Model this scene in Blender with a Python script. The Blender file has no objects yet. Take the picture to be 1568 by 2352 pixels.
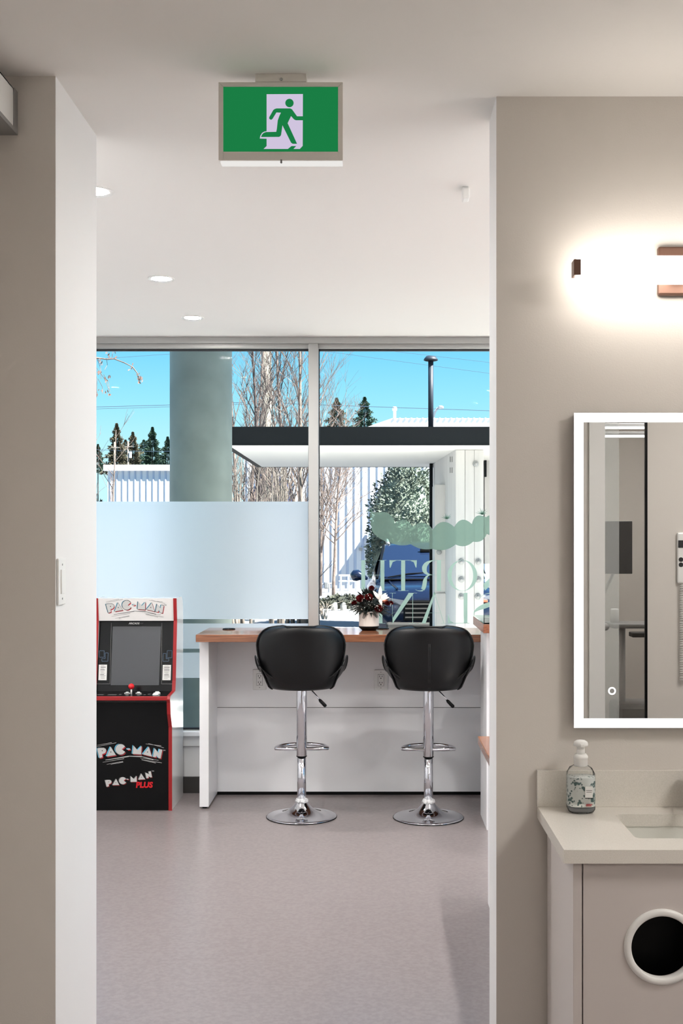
import bpy, bmesh, math, random
from mathutils import Vector, Matrix, noise as mnoise
random.seed(7)
PI = math.pi
SC = bpy.context.scene
COL = SC.collection

# ------------------------------------------------------------------ camera, sky, sun, exposure
F = 2700.0                                   # focal length in pixels of the 1568x2352 frame
VX, VY, EYE = 860.0, 1240.0, 1.62            # vanishing point in pixels, eye height in metres
cam_d = bpy.data.cameras.new('camera')
cam = bpy.data.objects.new('camera', cam_d); COL.objects.link(cam)
cam.location = (0, 0, EYE); cam.rotation_euler = (PI/2, 0, 0)
cam_d.sensor_fit = 'VERTICAL'; cam_d.sensor_height = 36.0
cam_d.lens = F/2352*36.0
cam_d.shift_x = (784-VX)/2352; cam_d.shift_y = (VY-1176)/2352
cam_d.clip_start = 0.05; cam_d.clip_end = 500
SC.camera = cam

world = bpy.data.worlds.new('sky'); SC.world = world; world.use_nodes = True
wn, wl = world.node_tree.nodes, world.node_tree.links
wn.clear()
w_out = wn.new('ShaderNodeOutputWorld'); w_bg = wn.new('ShaderNodeBackground')
w_tc = wn.new('ShaderNodeTexCoord'); w_sep = wn.new('ShaderNodeSeparateXYZ'); w_rmp = wn.new('ShaderNodeValToRGB')
wl.new(w_tc.outputs['Generated'], w_sep.inputs[0]); wl.new(w_sep.outputs['Z'], w_rmp.inputs[0])
e = w_rmp.color_ramp.elements
e[0].position = 0.0; e[0].color = (0.60, 0.88, 1.0, 1)
e[1].position = 1.0; e[1].color = (0.16, 0.38, 0.80, 1)
k = e.new(0.06); k.color = (0.56, 0.90, 1.0, 1)
k = e.new(0.115); k.color = (0.33, 0.78, 1.0, 1)
k = e.new(0.17); k.color = (0.17, 0.62, 0.98, 1)
k = e.new(0.40); k.color = (0.16, 0.48, 0.90, 1)
w_bg.inputs['Strength'].default_value = 0.56
wl.new(w_rmp.outputs[0], w_bg.inputs[0]); wl.new(w_bg.outputs[0], w_out.inputs[0])

sun_d = bpy.data.lights.new('sun', 'SUN'); sun = bpy.data.objects.new('sun', sun_d); COL.objects.link(sun)
sun_d.energy = 12.0; sun_d.angle = 0.01; sun_d.color = (1.0, 0.97, 0.93)
sun_dir = Vector((-0.80, 0.32, -0.95)).normalized()          # light travels to the left, away from the camera, and down
sun.rotation_euler = sun_dir.to_track_quat('-Z', 'Y').to_euler(); sun.location = (8, -4, 12)

SC.view_settings.view_transform = 'Standard'; SC.view_settings.look = 'None'
SC.view_settings.exposure = 1.0; SC.view_settings.gamma = 1.0; SC.view_settings.use_curve_mapping = False
SC.cycles.use_denoising = True
SC.cycles.max_bounces = 10; SC.cycles.diffuse_bounces = 5; SC.cycles.transparent_max_bounces = 24
SC.cycles.sample_clamp_indirect = 6.0
SC.cycles.caustics_reflective = False; SC.cycles.caustics_refractive = True

def px(x, y, d):
    "point at depth d seen at pixel (x, y)"
    return Vector(((x-VX)/F*d, d, EYE-(y-VY)/F*d))
def pX(x, d): return (x-VX)/F*d
def pZ(y, d): return EYE-(y-VY)/F*d

# ------------------------------------------------------------------ materials
def lin(c):
    return tuple((v/255/12.92) if v/255 <= 0.04045 else ((v/255+0.055)/1.055)**2.4 for v in c)
def mat(name, rgb, rough=0.5, metal=0.0, spec=0.5, var=0.0, scale=20.0, bump=0.0, bscale=200.0, rgb2=None, coat=0.0, detail=4.0, stretch=None):
    m = bpy.data.materials.new(name); m.use_nodes = True
    n, l = m.node_tree.nodes, m.node_tree.links
    b = n['Principled BSDF']
    c = lin(rgb)
    b.inputs['Base Color'].default_value = (*c, 1); b.inputs['Roughness'].default_value = rough
    b.inputs['Metallic'].default_value = metal; b.inputs['Specular IOR Level'].default_value = spec
    b.inputs['Coat Weight'].default_value = coat
    if var > 0 or bump > 0:
        tc = n.new('ShaderNodeTexCoord')
        src = tc.outputs['Object']
        if stretch:
            mp = n.new('ShaderNodeMapping'); mp.inputs['Scale'].default_value = stretch
            l.new(src, mp.inputs[0]); src = mp.outputs[0]
    if var > 0:
        nz = n.new('ShaderNodeTexNoise'); nz.inputs['Scale'].default_value = scale; nz.inputs['Detail'].default_value = detail
        l.new(src, nz.inputs['Vector'])
        r = n.new('ShaderNodeValToRGB')
        c2 = lin(rgb2) if rgb2 else tuple(max(0, v*(1-var)) for v in c)
        c1 = c if rgb2 else tuple(min(1, v*(1+var*0.6)) for v in c)
        r.color_ramp.elements[0].position = 0.36; r.color_ramp.elements[1].position = 0.64
        r.color_ramp.elements[0].color = (*c2, 1); r.color_ramp.elements[1].color = (*c1, 1)
        l.new(nz.outputs['Fac'], r.inputs[0]); l.new(r.outputs[0], b.inputs['Base Color'])
    if bump > 0:
        nb = n.new('ShaderNodeTexNoise'); nb.inputs['Scale'].default_value = bscale; nb.inputs['Detail'].default_value = 2
        l.new(src, nb.inputs['Vector'])
        bp = n.new('ShaderNodeBump'); bp.inputs['Strength'].default_value = bump; bp.inputs['Distance'].default_value = 0.002
        l.new(nb.outputs['Fac'], bp.inputs['Height']); l.new(bp.outputs[0], b.inputs['Normal'])
    return m
def emis(name, rgb, s):
    m = bpy.data.materials.new(name); m.use_nodes = True
    n, l = m.node_tree.nodes, m.node_tree.links; n.clear()
    o = n.new('ShaderNodeOutputMaterial'); em = n.new('ShaderNodeEmission')
    em.inputs[0].default_value = (*lin(rgb), 1); em.inputs[1].default_value = s
    l.new(em.outputs[0], o.inputs[0]); return m
def glassmat(name, tint=(1, 1, 1), refl=0.06, rough=0.0):
    m = bpy.data.materials.new(name); m.use_nodes = True
    n, l = m.node_tree.nodes, m.node_tree.links; n.clear()
    o = n.new('ShaderNodeOutputMaterial'); t = n.new('ShaderNodeBsdfTransparent'); g = n.new('ShaderNodeBsdfGlossy'); mx = n.new('ShaderNodeMixShader')
    fr = n.new('ShaderNodeLayerWeight'); fr.inputs[0].default_value = refl
    t.inputs[0].default_value = (*tint, 1); g.inputs['Roughness'].default_value = rough
    l.new(fr.outputs['Fresnel'], mx.inputs[0]); l.new(t.outputs[0], mx.inputs[1]); l.new(g.outputs[0], mx.inputs[2]); l.new(mx.outputs[0], o.inputs[0])
    return m
def filmmat(name, rgb, transp, transl):
    "film on glass: part lets the view through, part scatters the light behind it, part is matt"
    m = bpy.data.materials.new(name); m.use_nodes = True
    n, l = m.node_tree.nodes, m.node_tree.links; n.clear()
    o = n.new('ShaderNodeOutputMaterial'); t = n.new('ShaderNodeBsdfTransparent'); d = n.new('ShaderNodeBsdfDiffuse'); tr = n.new('ShaderNodeBsdfTranslucent')
    m1 = n.new('ShaderNodeMixShader'); m2 = n.new('ShaderNodeMixShader')
    c = (*lin(rgb), 1)
    d.inputs[0].default_value = c; tr.inputs[0].default_value = c; t.inputs[0].default_value = c
    m1.inputs[0].default_value = transl; m2.inputs[0].default_value = transp
    l.new(d.outputs[0], m1.inputs[1]); l.new(tr.outputs[0], m1.inputs[2]); l.new(m1.outputs[0], m2.inputs[1]); l.new(t.outputs[0], m2.inputs[2]); l.new(m2.outputs[0], o.inputs[0])
    return m

M = {}
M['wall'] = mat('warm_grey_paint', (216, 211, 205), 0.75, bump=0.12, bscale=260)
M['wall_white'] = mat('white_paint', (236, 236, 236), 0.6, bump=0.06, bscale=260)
M['ceil'] = mat('ceiling_paint', (236, 234, 231), 0.8, bump=0.05, bscale=200)
M['floor'] = mat('mottled_lino', (144, 135, 134), 0.28, var=0.3, scale=60, rgb2=(132, 123, 122), detail=9, spec=0.5)
M['alu'] = mat('anodised_aluminium', (176, 176, 174), 0.42, 0.35)
M['gasket'] = mat('black_gasket', (22, 26, 32), 0.6)
M['glass'] = glassmat('window_glass', (0.97, 0.99, 0.98), 0.05)
def frostmat(name, rgb, fwd):
    "frosted vinyl: part scatters evenly, part scatters forward"
    m = bpy.data.materials.new(name); m.use_nodes = True
    n, l = m.node_tree.nodes, m.node_tree.links; n.clear()
    o = n.new('ShaderNodeOutputMaterial'); tr = n.new('ShaderNodeBsdfTranslucent'); rf = n.new('ShaderNodeBsdfRefraction'); mx = n.new('ShaderNodeMixShader')
    tr.inputs[0].default_value = (*lin(rgb), 1); rf.inputs['Color'].default_value = (*lin(rgb), 1); rf.inputs['Roughness'].default_value = 0.75; rf.inputs['IOR'].default_value = 1.35
    mx.inputs[0].default_value = fwd
    l.new(tr.outputs[0], mx.inputs[1]); l.new(rf.outputs[0], mx.inputs[2]); l.new(mx.outputs[0], o.inputs[0])
    return m
M['frost'] = frostmat('frosted_film', (252, 252, 255), 0.7)
M['decal'] = filmmat('green_vinyl', (164, 190, 177), 0.12, 0.55)
M['leafdecal'] = filmmat('green_leaf_vinyl', (142, 170, 158), 0.55, 0.3)
M['dark_base'] = mat('dark_grey_rubber', (62, 60, 58), 0.6)
M['laminate'] = mat('white_laminate', (244, 244, 246), 0.35)
M['seam'] = mat('shadow_gap', (60, 58, 58), 0.9)
M['wood'] = mat('wood_laminate', (154, 104, 76), 0.10, var=0.3, scale=9, rgb2=(120, 76, 56), stretch=(0.6, 6, 14), detail=6)
M['wood_dark'] = mat('wood_laminate_deep', (150, 92, 64), 0.35, var=0.3, scale=9, rgb2=(122, 70, 48), stretch=(6, 0.6, 14), detail=6)
M['black'] = mat('black_plastic', (5, 5, 6), 0.45, 0, 0.2)
M['black_gloss'] = mat('black_gloss', (10, 10, 11), 0.18)
M['leather'] = mat('black_leatherette', (7, 7, 8), 0.40, 0, 0.35, bump=0.10, bscale=320)
M['piping'] = mat('black_piping', (6, 6, 7), 0.5)
M['chrome'] = mat('chrome', (215, 215, 220), 0.06, 1.0)
M['clear'] = mat('clear_plastic_wrap', (235, 235, 238), 0.12, 0.0, 0.8, var=0.4, scale=90)
M['white_pl'] = mat('white_plastic', (238, 238, 236), 0.35)
M['grey_slot'] = mat('dark_slot', (40, 40, 42), 0.7)
M['quartz'] = mat('quartz_top', (230, 226, 219), 0.22, var=0.07, scale=420, rgb2=(220, 216, 208), detail=3)
M['cab'] = mat('cabinet_laminate', (206, 199, 196), 0.5)
M['ceramic'] = mat('basin_ceramic', (232, 232, 226), 0.1)
M['bronze'] = mat('bronze_metal', (112, 84, 72), 0.38, 0.6)
M['mirror'] = mat('mirror_silver', (225, 226, 226), 0.0, 1.0)
M['led'] = emis('led_strip', (255, 255, 255), 1.1)
M['tube'] = emis('lit_opal_glass', (255, 247, 236), 5.0)
M['lens'] = emis('downlight_lens', (255, 252, 248), 430.0)
M['panel_fill'] = emis('ceiling_fill_led', (255, 249, 242), 13.0)  # glow of the added ceiling panels
M['exit_green'] = emis('exit_green', (28, 132, 72), 0.45)
M['exit_white'] = emis('exit_white', (208, 196, 222), 0.5)
M['sign_metal'] = mat('sign_frame_metal', (232, 228, 222), 0.45, 0.0)
M['clear_edge'] = emis('lit_acrylic_edge', (255, 252, 248), 0.42)
M['red'] = mat('red_edge_trim', (152, 22, 26), 0.35)
M['art_grey'] = mat('print_silver', (196, 196, 194), 0.4)
M['art_red'] = mat('print_red', (182, 38, 44), 0.4)
M['art_blue'] = mat('print_teal_blue', (70, 140, 164), 0.4)
M['art_cyan'] = mat('print_light_blue', (100, 196, 230), 0.4)
M['art_dark'] = mat('print_black', (16, 16, 16), 0.4)
M['art_line'] = mat('print_line_grey', (120, 120, 120), 0.4)
M['art_maze'] = mat('print_maze_blue', (52, 72, 92), 0.4)
M['marquee'] = mat('marquee_panel', (222, 220, 218), 0.35)
M['screen'] = mat('screen_glass', (64, 66, 70), 0.08, 0, 0.7)
M['bezel'] = mat('bezel_print', (14, 15, 17), 0.2, 0, 0.3)
M['cabside'] = mat('glossy_white_side', (225, 225, 222), 0.12)
M['card'] = mat('paper_card', (222, 222, 220), 0.6)
M['red_ball'] = mat('red_ball', (206, 24, 34), 0.15)
M['foliage'] = mat('dark_foliage', (24, 30, 26), 0.6, var=0.5, scale=30)
M['rose'] = mat('red_petals', (98, 6, 12), 0.55, var=0.3, scale=60)
M['lily'] = mat('white_petals', (222, 218, 214), 0.55)
M['bud'] = mat('baby_breath', (232, 230, 224), 0.6)
M['vase'] = mat('white_ribbed_vase', (222, 216, 210), 0.4)
M['steel_grey'] = mat('grey_metal', (150, 150, 150), 0.4, 0.4)
# outdoors
M['conc'] = mat('column_concrete', (134, 144, 138), 0.6, var=0.16, scale=2.5, bump=0.3, bscale=30, detail=6)
M['asphalt'] = mat('asphalt', (124, 124, 127), 0.85, var=0.12, scale=8)
M['pave'] = mat('pale_concrete', (222, 219, 214), 0.85, var=0.08, scale=4)
M['gravel'] = mat('gravel', (170, 165, 158), 0.9, var=0.6, scale=26, detail=8)
M['fascia'] = mat('dark_green_fascia', (14, 18, 21), 0.6, 0, 0.12, var=0.25, scale=60)
M['soffit'] = mat('white_soffit', (232, 230, 226), 0.7)
M['tilt'] = mat('whitewashed_concrete', (196, 194, 192), 0.7, var=0.06, scale=3, stretch=(6, 6, 0.4))
M['stud'] = mat('grey_stud', (150, 152, 152), 0.5, 0.3)
M['corr'] = mat('white_metal_siding', (210, 211, 214), 0.5)
M['corr_rib_shade'] = mat('shaded_siding_rib', (176, 184, 200), 0.5)  # shade of the ribs put into a darker blue-grey than the siding
M['roofw'] = mat('white_metal_roof', (244, 244, 246), 0.5)
M['bark'] = mat('grey_bark', (126, 110, 102), 0.8, var=0.4, scale=8)
M['bark_d'] = mat('dark_bark', (70, 60, 58), 0.8, var=0.5, scale=8)
M['bark_pale'] = mat('pale_bark', (132, 122, 112), 0.8, var=0.35, scale=5)
M['pole'] = mat('weathered_pole', (176, 166, 150), 0.8, var=0.25, scale=3, stretch=(6, 6, 0.4))
M['needle'] = mat('conifer_needles', (66, 90, 72), 0.8, var=0.5, scale=1.2)
M['needle_b'] = mat('brownish_conifer', (104, 98, 78), 0.8, var=0.5, scale=1.2)
M['bushleaf'] = mat('grey_green_bush', (118, 128, 114), 0.8, var=0.6, scale=3)
M['hedge'] = mat('olive_hedge', (66, 68, 56), 0.85, var=0.6, scale=3)
M['dryleaf'] = mat('dry_leaves', (146, 112, 100), 0.8)
M['mound'] = mat('blue_grey_tarp', (40, 48, 84), 0.8, var=0.15, scale=1.0)
M['carpaint'] = mat('dark_blue_car_paint', (20, 30, 54), 0.22, 0.2, 0.5, coat=0.5)
M['carglass'] = mat('car_windscreen', (26, 38, 62), 0.06, 0.0, 0.5)
M['headlamp'] = mat('headlamp_lens', (110, 114, 122), 0.1, 0.2)
M['amber'] = mat('amber_lens', (196, 112, 84), 0.2)
M['tyre'] = mat('tyre_rubber', (24, 24, 25), 0.8)
M['wire'] = mat('power_cable', (70, 90, 110), 0.7)
M['duct'] = mat('dark_vent_pipe', (46, 54, 66), 0.5)
M['lamp_grey'] = mat('lamp_post_grey', (200, 200, 200), 0.5)
M['rock'] = mat('grey_rock', (140, 138, 134), 0.9, var=0.5, scale=3)

# ------------------------------------------------------------------ mesh helpers (all vertices in world metres)
def tag(o, label, cat=None, group=None, kind=None):
    if label: o['label'] = label
    if cat: o['category'] = cat
    if group: o['group'] = group
    if kind: o['kind'] = kind
    return o
def thing(name, loc, label, cat, group=None):
    o = bpy.data.objects.new(name, None); COL.objects.link(o)
    o.empty_display_size = 0.05; o.location = loc
    return tag(o, label, cat, group)
def wloc(o):
    v = Vector((0, 0, 0))
    while o is not None:
        v += o.location; o = o.parent
    return v
def obj(name, bm, m, parent=None, smooth=False, origin=None):
    "bm in world coordinates -> one mesh object; top-level origin at the base centre"
    bmesh.ops.recalc_face_normals(bm, faces=bm.faces[:])
    me = bpy.data.meshes.new(name)
    if parent is not None:
        off = wloc(parent)
    elif origin is not None:
        off = Vector(origin)
    else:
        xs = [v.co for v in bm.verts]
        off = Vector(((min(v.x for v in xs)+max(v.x for v in xs))/2, (min(v.y for v in xs)+max(v.y for v in xs))/2, min(v.z for v in xs)))
    bmesh.ops.translate(bm, verts=bm.verts[:], vec=-off)
    bm.to_mesh(me); bm.free()
    if smooth:
        for p in me.polygons: p.use_smooth = True
    o = bpy.data.objects.new(name, me); COL.objects.link(o)
    if parent is not None: o.parent = parent
    else: o.location = off
    ms = m if isinstance(m, (list, tuple)) else [m]
    for q in ms: me.materials.append(q)
    return o
def struct(name, bm, m, smooth=False):
    o = obj(name, bm, m, None, smooth); o['kind'] = 'structure'; return o
def B(): return bmesh.new()
def box(bm, x0, x1, y0, y1, z0, z1, bev=0.0, seg=2, mi=0):
    r = bmesh.ops.create_cube(bm, size=1.0)
    vs = r['verts']
    for v in vs:
        v.co = Vector(((x0+x1)/2+v.co.x*(x1-x0), (y0+y1)/2+v.co.y*(y1-y0), (z0+z1)/2+v.co.z*(z1-z0)))
    fs = set(f for v in vs for f in v.link_faces)
    for f in fs: f.material_index = mi
    if bev > 0:
        es = list(set(ed for v in vs for ed in v.link_edges))
        bmesh.ops.bevel(bm, geom=es, offset=bev, segments=seg, affect='EDGES', profile=0.5)
    return bm
def bx(*a, **k): return box(B(), *a, **k)
def lathe(bm, prof, c, seg=32, mi=0, axis='Z'):
    "prof: (radius, height) from bottom to top around c"
    rings = []
    for r, h in prof:
        ring = []
        if r < 1e-6:
            p = (0, 0, h)
            ring = [bm.verts.new(Vector(c)+ax(p, axis))]
        else:
            for i in range(seg):
                a = 2*PI*i/seg
                ring.append(bm.verts.new(Vector(c)+ax((r*math.cos(a), r*math.sin(a), h), axis)))
        rings.append(ring)
    for a, b in zip(rings, rings[1:]):
        for i in range(seg):
            j = (i+1) % seg
            if len(a) == 1 and len(b) == 1: continue
            if len(a) == 1: f = bm.faces.new((a[0], b[j], b[i]))
            elif len(b) == 1: f = bm.faces.new((a[i], a[j], b[0]))
            else: f = bm.faces.new((a[i], a[j], b[j], b[i]))
            f.material_index = mi
    for ring, fl in ((rings[0], True), (rings[-1], False)):
        if len(ring) > 1:
            f = bm.faces.new(ring if not fl else ring[::-1]); f.material_index = mi
    return bm
def ax(p, axis):
    x, y, z = p
    if axis == 'Z': return Vector((x, y, z))
    if axis == 'Y': return Vector((x, z, y))
    return Vector((z, x, y))
def tube(bm, pts, rad, seg=10, mi=0, closed=False):
    pts = [Vector(p) for p in pts]
    n = len(pts)
    rr = rad if isinstance(rad, (list, tuple)) else [rad]*n
    rings = []; prev = None
    for i, p in enumerate(pts):
        if closed: t = pts[(i+1) % n]-pts[i-1]
        else: t = pts[min(i+1, n-1)]-pts[max(i-1, 0)]
        if t.length < 1e-9: t = Vector((0, 0, 1))
        t.normalize()
        if prev is None:
            u = t.orthogonal().normalized()
        else:
            u = prev-t*prev.dot(t)
            u = u.normalized() if u.length > 1e-6 else t.orthogonal().normalized()
        prev = u; w = t.cross(u)
        rings.append([bm.verts.new(p+(u*math.cos(2*PI*k/seg)+w*math.sin(2*PI*k/seg))*rr[i]) for k in range(seg)])
    m = n if closed else n-1
    for i in range(m):
        a, b = rings[i], rings[(i+1) % n]
        for k in range(seg):
            f = bm.faces.new((a[k], a[(k+1) % seg], b[(k+1) % seg], b[k])); f.material_index = mi
    if not closed:
        f = bm.faces.new(rings[0][::-1]); f.material_index = mi
        f = bm.faces.new(rings[-1]); f.material_index = mi
    return bm
def prism(bm, poly, y0, y1, mi=0):
    "poly of (x, z) extruded from y0 to y1"
    a = [bm.verts.new((x, y0, z)) for x, z in poly]; b = [bm.verts.new((x, y1, z)) for x, z in poly]
    n = len(poly)
    for f in (bm.faces.new(a), bm.faces.new(b[::-1])): f.material_index = mi
    for i in range(n):
        f = bm.faces.new((a[i], b[i], b[(i+1) % n], a[(i+1) % n])); f.material_index = mi
    return bm
def prism_x(bm, poly, x0, x1, mi=0):
    "poly of (y, z) extruded from x0 to x1"
    a = [bm.verts.new((x0, y, z)) for y, z in poly]; b = [bm.verts.new((x1, y, z)) for y, z in poly]
    n = len(poly)
    for f in (bm.faces.new(a), bm.faces.new(b[::-1])): f.material_index = mi
    for i in range(n):
        f = bm.faces.new((a[i], b[i], b[(i+1) % n], a[(i+1) % n])); f.material_index = mi
    return bm
def flat(bm, poly, y, mi=0):
    f = bm.faces.new([bm.verts.new((x, y, z)) for x, z in poly]); f.material_index = mi
    return bm
def ribbon(bm, pts, wid, y0, y1):
    "variable-width stroke in the x-z plane"
    L, R = [], []
    n = len(pts)
    for i, (x, z) in enumerate(pts):
        x0, z0 = pts[max(i-1, 0)]; x1, z1 = pts[min(i+1, n-1)]
        tx, tz = x1-x0, z1-z0; q = math.hypot(tx, tz) or 1
        w = wid[i]/2
        L.append((x-tz/q*w, z+tx/q*w)); R.append((x+tz/q*w, z-tx/q*w))
    for i in range(n-1):
        prism(bm, [L[i], L[i+1], R[i+1], R[i]], y0, y1)
    return bm
def ring_plate(bm, cx, cz, r0, r1, y0, y1, seg=48):
    for yy in (y0, y1):
        a = [bm.verts.new((cx+r0*math.cos(2*PI*i/seg), yy, cz+r0*math.sin(2*PI*i/seg))) for i in range(seg)]
        b = [bm.verts.new((cx+r1*math.cos(2*PI*i/seg), yy, cz+r1*math.sin(2*PI*i/seg))) for i in range(seg)]
        for i in range(seg):
            bm.faces.new((a[i], a[(i+1) % seg], b[(i+1) % seg], b[i]))
        if yy == y0: A0, B0 = a, b
        else: A1, B1 = a, b
    for i in range(seg):
        j = (i+1) % seg
        bm.faces.new((A0[i], A1[i], A1[j], A0[j])); bm.faces.new((B0[i], B0[j], B1[j], B1[i]))
    return bm
def text_bm(body, x, z, size, y, depth=0.001, slant=0.0, bold=0.0, mirror=False):
    c = bpy.data.curves.new('t', 'FONT'); c.body = body; c.size = size; c.extrude = depth; c.shear = slant; c.offset = bold
    c.resolution_u = 3; c.align_x = 'CENTER'
    o = bpy.data.objects.new('t', c); COL.objects.link(o)
    dg = bpy.context.evaluated_depsgraph_get()
    me = bpy.data.meshes.new_from_object(o.evaluated_get(dg))
    bm = B(); bm.from_mesh(me)
    for v in bm.verts:
        p = v.co.copy(); v.co = Vector((x+(-p.x if mirror else p.x), y-p.z, z+p.y))
    bpy.data.objects.remove(o); bpy.data.curves.remove(c); bpy.data.meshes.remove(me)
    return bm
def copy_tree(o, parent=None):
    c = o.copy(); COL.objects.link(c); c.parent = parent
    for ch in list(o.children): copy_tree(ch, c)
    return c

# ------------------------------------------------------------------ room shell
HC = 2.91                                    # ceiling height
YL0, YL1, XL = 3.27, 3.75, -0.887            # left wall block and its end face
YR0, YR1, XR = 3.42, 3.625, 0.354            # right partition and its end face
YW = 7.53                                    # inner face of the window wall
GY = 7.56                                    # glass
struct('floor', bx(-3.0, 3.6, -3.2, 7.56, -0.025, 0.0), M['floor'])
struct('ceiling', bx(-3.0, 3.6, -3.2, 7.60, HC, HC+0.2), M['ceil'])
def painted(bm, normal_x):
    "corridor side in warm grey, lobby side in white; end face white too, partly painting in its daylight"
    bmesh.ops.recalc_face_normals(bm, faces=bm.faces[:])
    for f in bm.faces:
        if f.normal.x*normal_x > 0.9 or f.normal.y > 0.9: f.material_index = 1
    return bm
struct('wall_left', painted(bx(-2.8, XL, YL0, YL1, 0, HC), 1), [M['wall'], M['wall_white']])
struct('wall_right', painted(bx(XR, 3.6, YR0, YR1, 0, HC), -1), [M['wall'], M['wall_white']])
struct('wall_corridor_left', bx(-1.25, -1.10, -3.2, YL0, 0, HC), M['wall'])
struct('wall_back', bx(-1.25, 3.6, -3.3, -3.0, 0, HC), M['wall'])
struct('wall_lobby_left', bx(-3.0, -2.8, 3.2, 7.56, 0, HC), M['wall_white'])
struct('wall_lobby_right', bx(3.4, 3.6, -3.2, 3.75, 0, HC), M['wall_white'])
# unseen side window added so sunlight bounces into the lobby
struct('wall_lobby_right_below', bx(3.4, 3.6, 3.75, 7.56, 0, 0.37), M['wall_white'])
struct('wall_lobby_right_above', bx(3.4, 3.6, 3.75, 7.75, 2.80, 5.30), M['wall_white'])
rw = thing('window_4', (3.5, 5.6, 0.37), None, None); rw['kind'] = 'structure'
for ya in (3.75, 5.62, 7.49): obj('mullion', bx(3.42, 3.56, ya, ya+0.07, 0.37, 2.80), M['alu'], rw)
for ya, yb in ((3.82, 5.62), (5.69, 7.49)): obj('pane', bx(3.49, 3.494, ya, yb, 0.37, 2.80), M['glass'], rw)
ZS, ZH = 0.398, pZ(803, 7.56)                # sill and head of the glass
struct('wall_window_below', bx(-3.0, 3.6, YW, 7.70, -0.12, ZS-0.03), M['wall_white'])
struct('wall_window_above', bx(-3.0, 3.6, 7.60, 7.75, ZH+0.08, 5.30), M['wall_white'])
struct('baseboard_window', bx(-2.8, 3.4, YW-0.012, YW, 0, 0.105, bev=0.003), M['dark_base'])
struct('trim_1', bx(-2.8, 3.4, YW-0.035, YW, ZS-0.032, ZS, bev=0.004), M['laminate'])
struct('trim_2', bx(-2.8, 3.4, YW-0.014, YW, 0.30, ZS-0.032, bev=0.003), M['wall_white'])
# flat bar closing the gap above the window frame
struct('trim_3', bx(-2.8, 3.4, 7.47, 7.60, pZ(790, 7.5), HC, bev=0.003), M['alu'])
# window frames: two big panes in view, neighbours beyond
MULL = [(-2.32, -2.256), (pX(708.5, 7.5), pX(731, 7.5)), (1.50, 1.564), (3.33, 3.4)]
def window(n, x0, x1):
    root = thing('window_%d' % n, ((x0+x1)/2, GY, ZS), None, None); root['kind'] = 'structure'
    obj('frame_head', bx(x0, x1, 7.50, 7.62, ZH, pZ(790, 7.5)+0.001, bev=0.002), M['alu'], root)
    obj('frame_sill', bx(x0, x1, YW, 7.62, ZS-0.03, ZS+0.004, bev=0.002), M['alu'], root)
    g = B()
    t = 0.010
    box(g, x0, x1, 7.545, 7.575, ZH-t, ZH); box(g, x0, x1, 7.545, 7.575, ZS+0.004, ZS+0.016)
    box(g, x0, x0+0.005, 7.545, 7.575, ZS, ZH); box(g, x1-0.005, x1, 7.545, 7.575, ZS, ZH)
    obj('gasket', g, M['gasket'], root)
    p = bx(x0+0.002, x1-0.002, GY-0.002, GY+0.002, ZS+0.005, ZH-0.002)
    obj('pane', p, M['glass'], root)
    return root
for i in range(3): window(i+1, MULL[i][1], MULL[i+1][0])
for i, (a, b) in enumerate(MULL):
    struct('trim_%d' % (i+4), bx(a, b, 7.48, 7.62, ZS-0.03, pZ(790, 7.5)+0.001, bev=0.003), M['alu'])
# frosted film on the left pane: three bands with clear gaps
FX0, FX1 = MULL[0][1]+0.003, MULL[1][0]-0.004
fy = GY-0.0035
def film(z0, z1, label, name='frosted_film'):
    o = obj(name, flat(B(), [(FX0, z0), (FX1, z0), (FX1, z1), (FX0, z1)], fy), M['frost'])
    tag(o, label, 'window film', 'frosted bands on the left window pane')
film(pZ(1422, fy), pZ(1152, fy), 'tall white frosted film band, the largest on the left window pane')
film(pZ(1490, fy), pZ(1432, fy), 'white frosted film band just below the tall one, between two clear strips')
film(pZ(1557, fy), pZ(1499, fy), 'lowest white frosted film band on the left pane, beside the arcade cabinet')

# ------------------------------------------------------------------ window decals seen from behind
DX, DY = 690.0, 1050.0; DS = 3.409
def dz(p): # pixel coordinates of the 3.409x crop -> (x, z) on the glass
    return (pX(DX+p[0]/DS, fy), pZ(DY+p[1]/DS, fy))
def smoothpoly(pts, it=2):
    for _ in range(it):
        q = []
        n = len(pts)
        for i in range(n):
            a, b = pts[i], pts[(i+1) % n]
            q.append((a[0]*.75+b[0]*.25, a[1]*.75+b[1]*.25)); q.append((a[0]*.25+b[0]*.75, a[1]*.25+b[1]*.75))
        pts = q
    return pts
leafroot = thing('window_leaf_decal', (pX(970, fy), fy, pZ(1260, fy)), 'translucent green scalloped leaf emblem with small spiky tufts on the right window pane', 'window decal')
def arcpts(a, b, bulge, n=8):
    "arc from a to b bulging to its left side in pixel space"
    ax_, ay_ = a; bx_, by_ = b
    mx, my = (ax_+bx_)/2, (ay_+by_)/2
    nx, ny = (by_-ay_), -(bx_-ax_)
    q = math.hypot(nx, ny) or 1
    cx, cy = mx+nx/q*bulge*2, my+ny/q*bulge*2
    return [((1-t)**2*ax_+2*t*(1-t)*cx+t*t*bx_, (1-t)**2*ay_+2*t*(1-t)*cy+t*t*by_) for t in [i/n for i in range(n)]]
nodes_top = [(548, 418), (600, 430), (650, 428), (737, 518), (875, 545), (1035, 566), (1203, 547), (1341, 524), (1452, 470), (1600, 470)]
bul_top = [-6, -4, 22, 42, 42, 50, 46, 40, 26, 20]
outline = []
for i in range(len(nodes_top)-1):
    outline += arcpts(nodes_top[i], nodes_top[i+1], bul_top[i])
outline.append((1600, 600))
nodes_bot = [(1600, 640), (1490, 612), (1458, 600), (1350, 662), (1213, 684), (1030, 718), (862, 682), (700, 668), (560, 580)]
bul_bot = [4, 2, 26, 24, 26, 18, 16, 16, 10]
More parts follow.
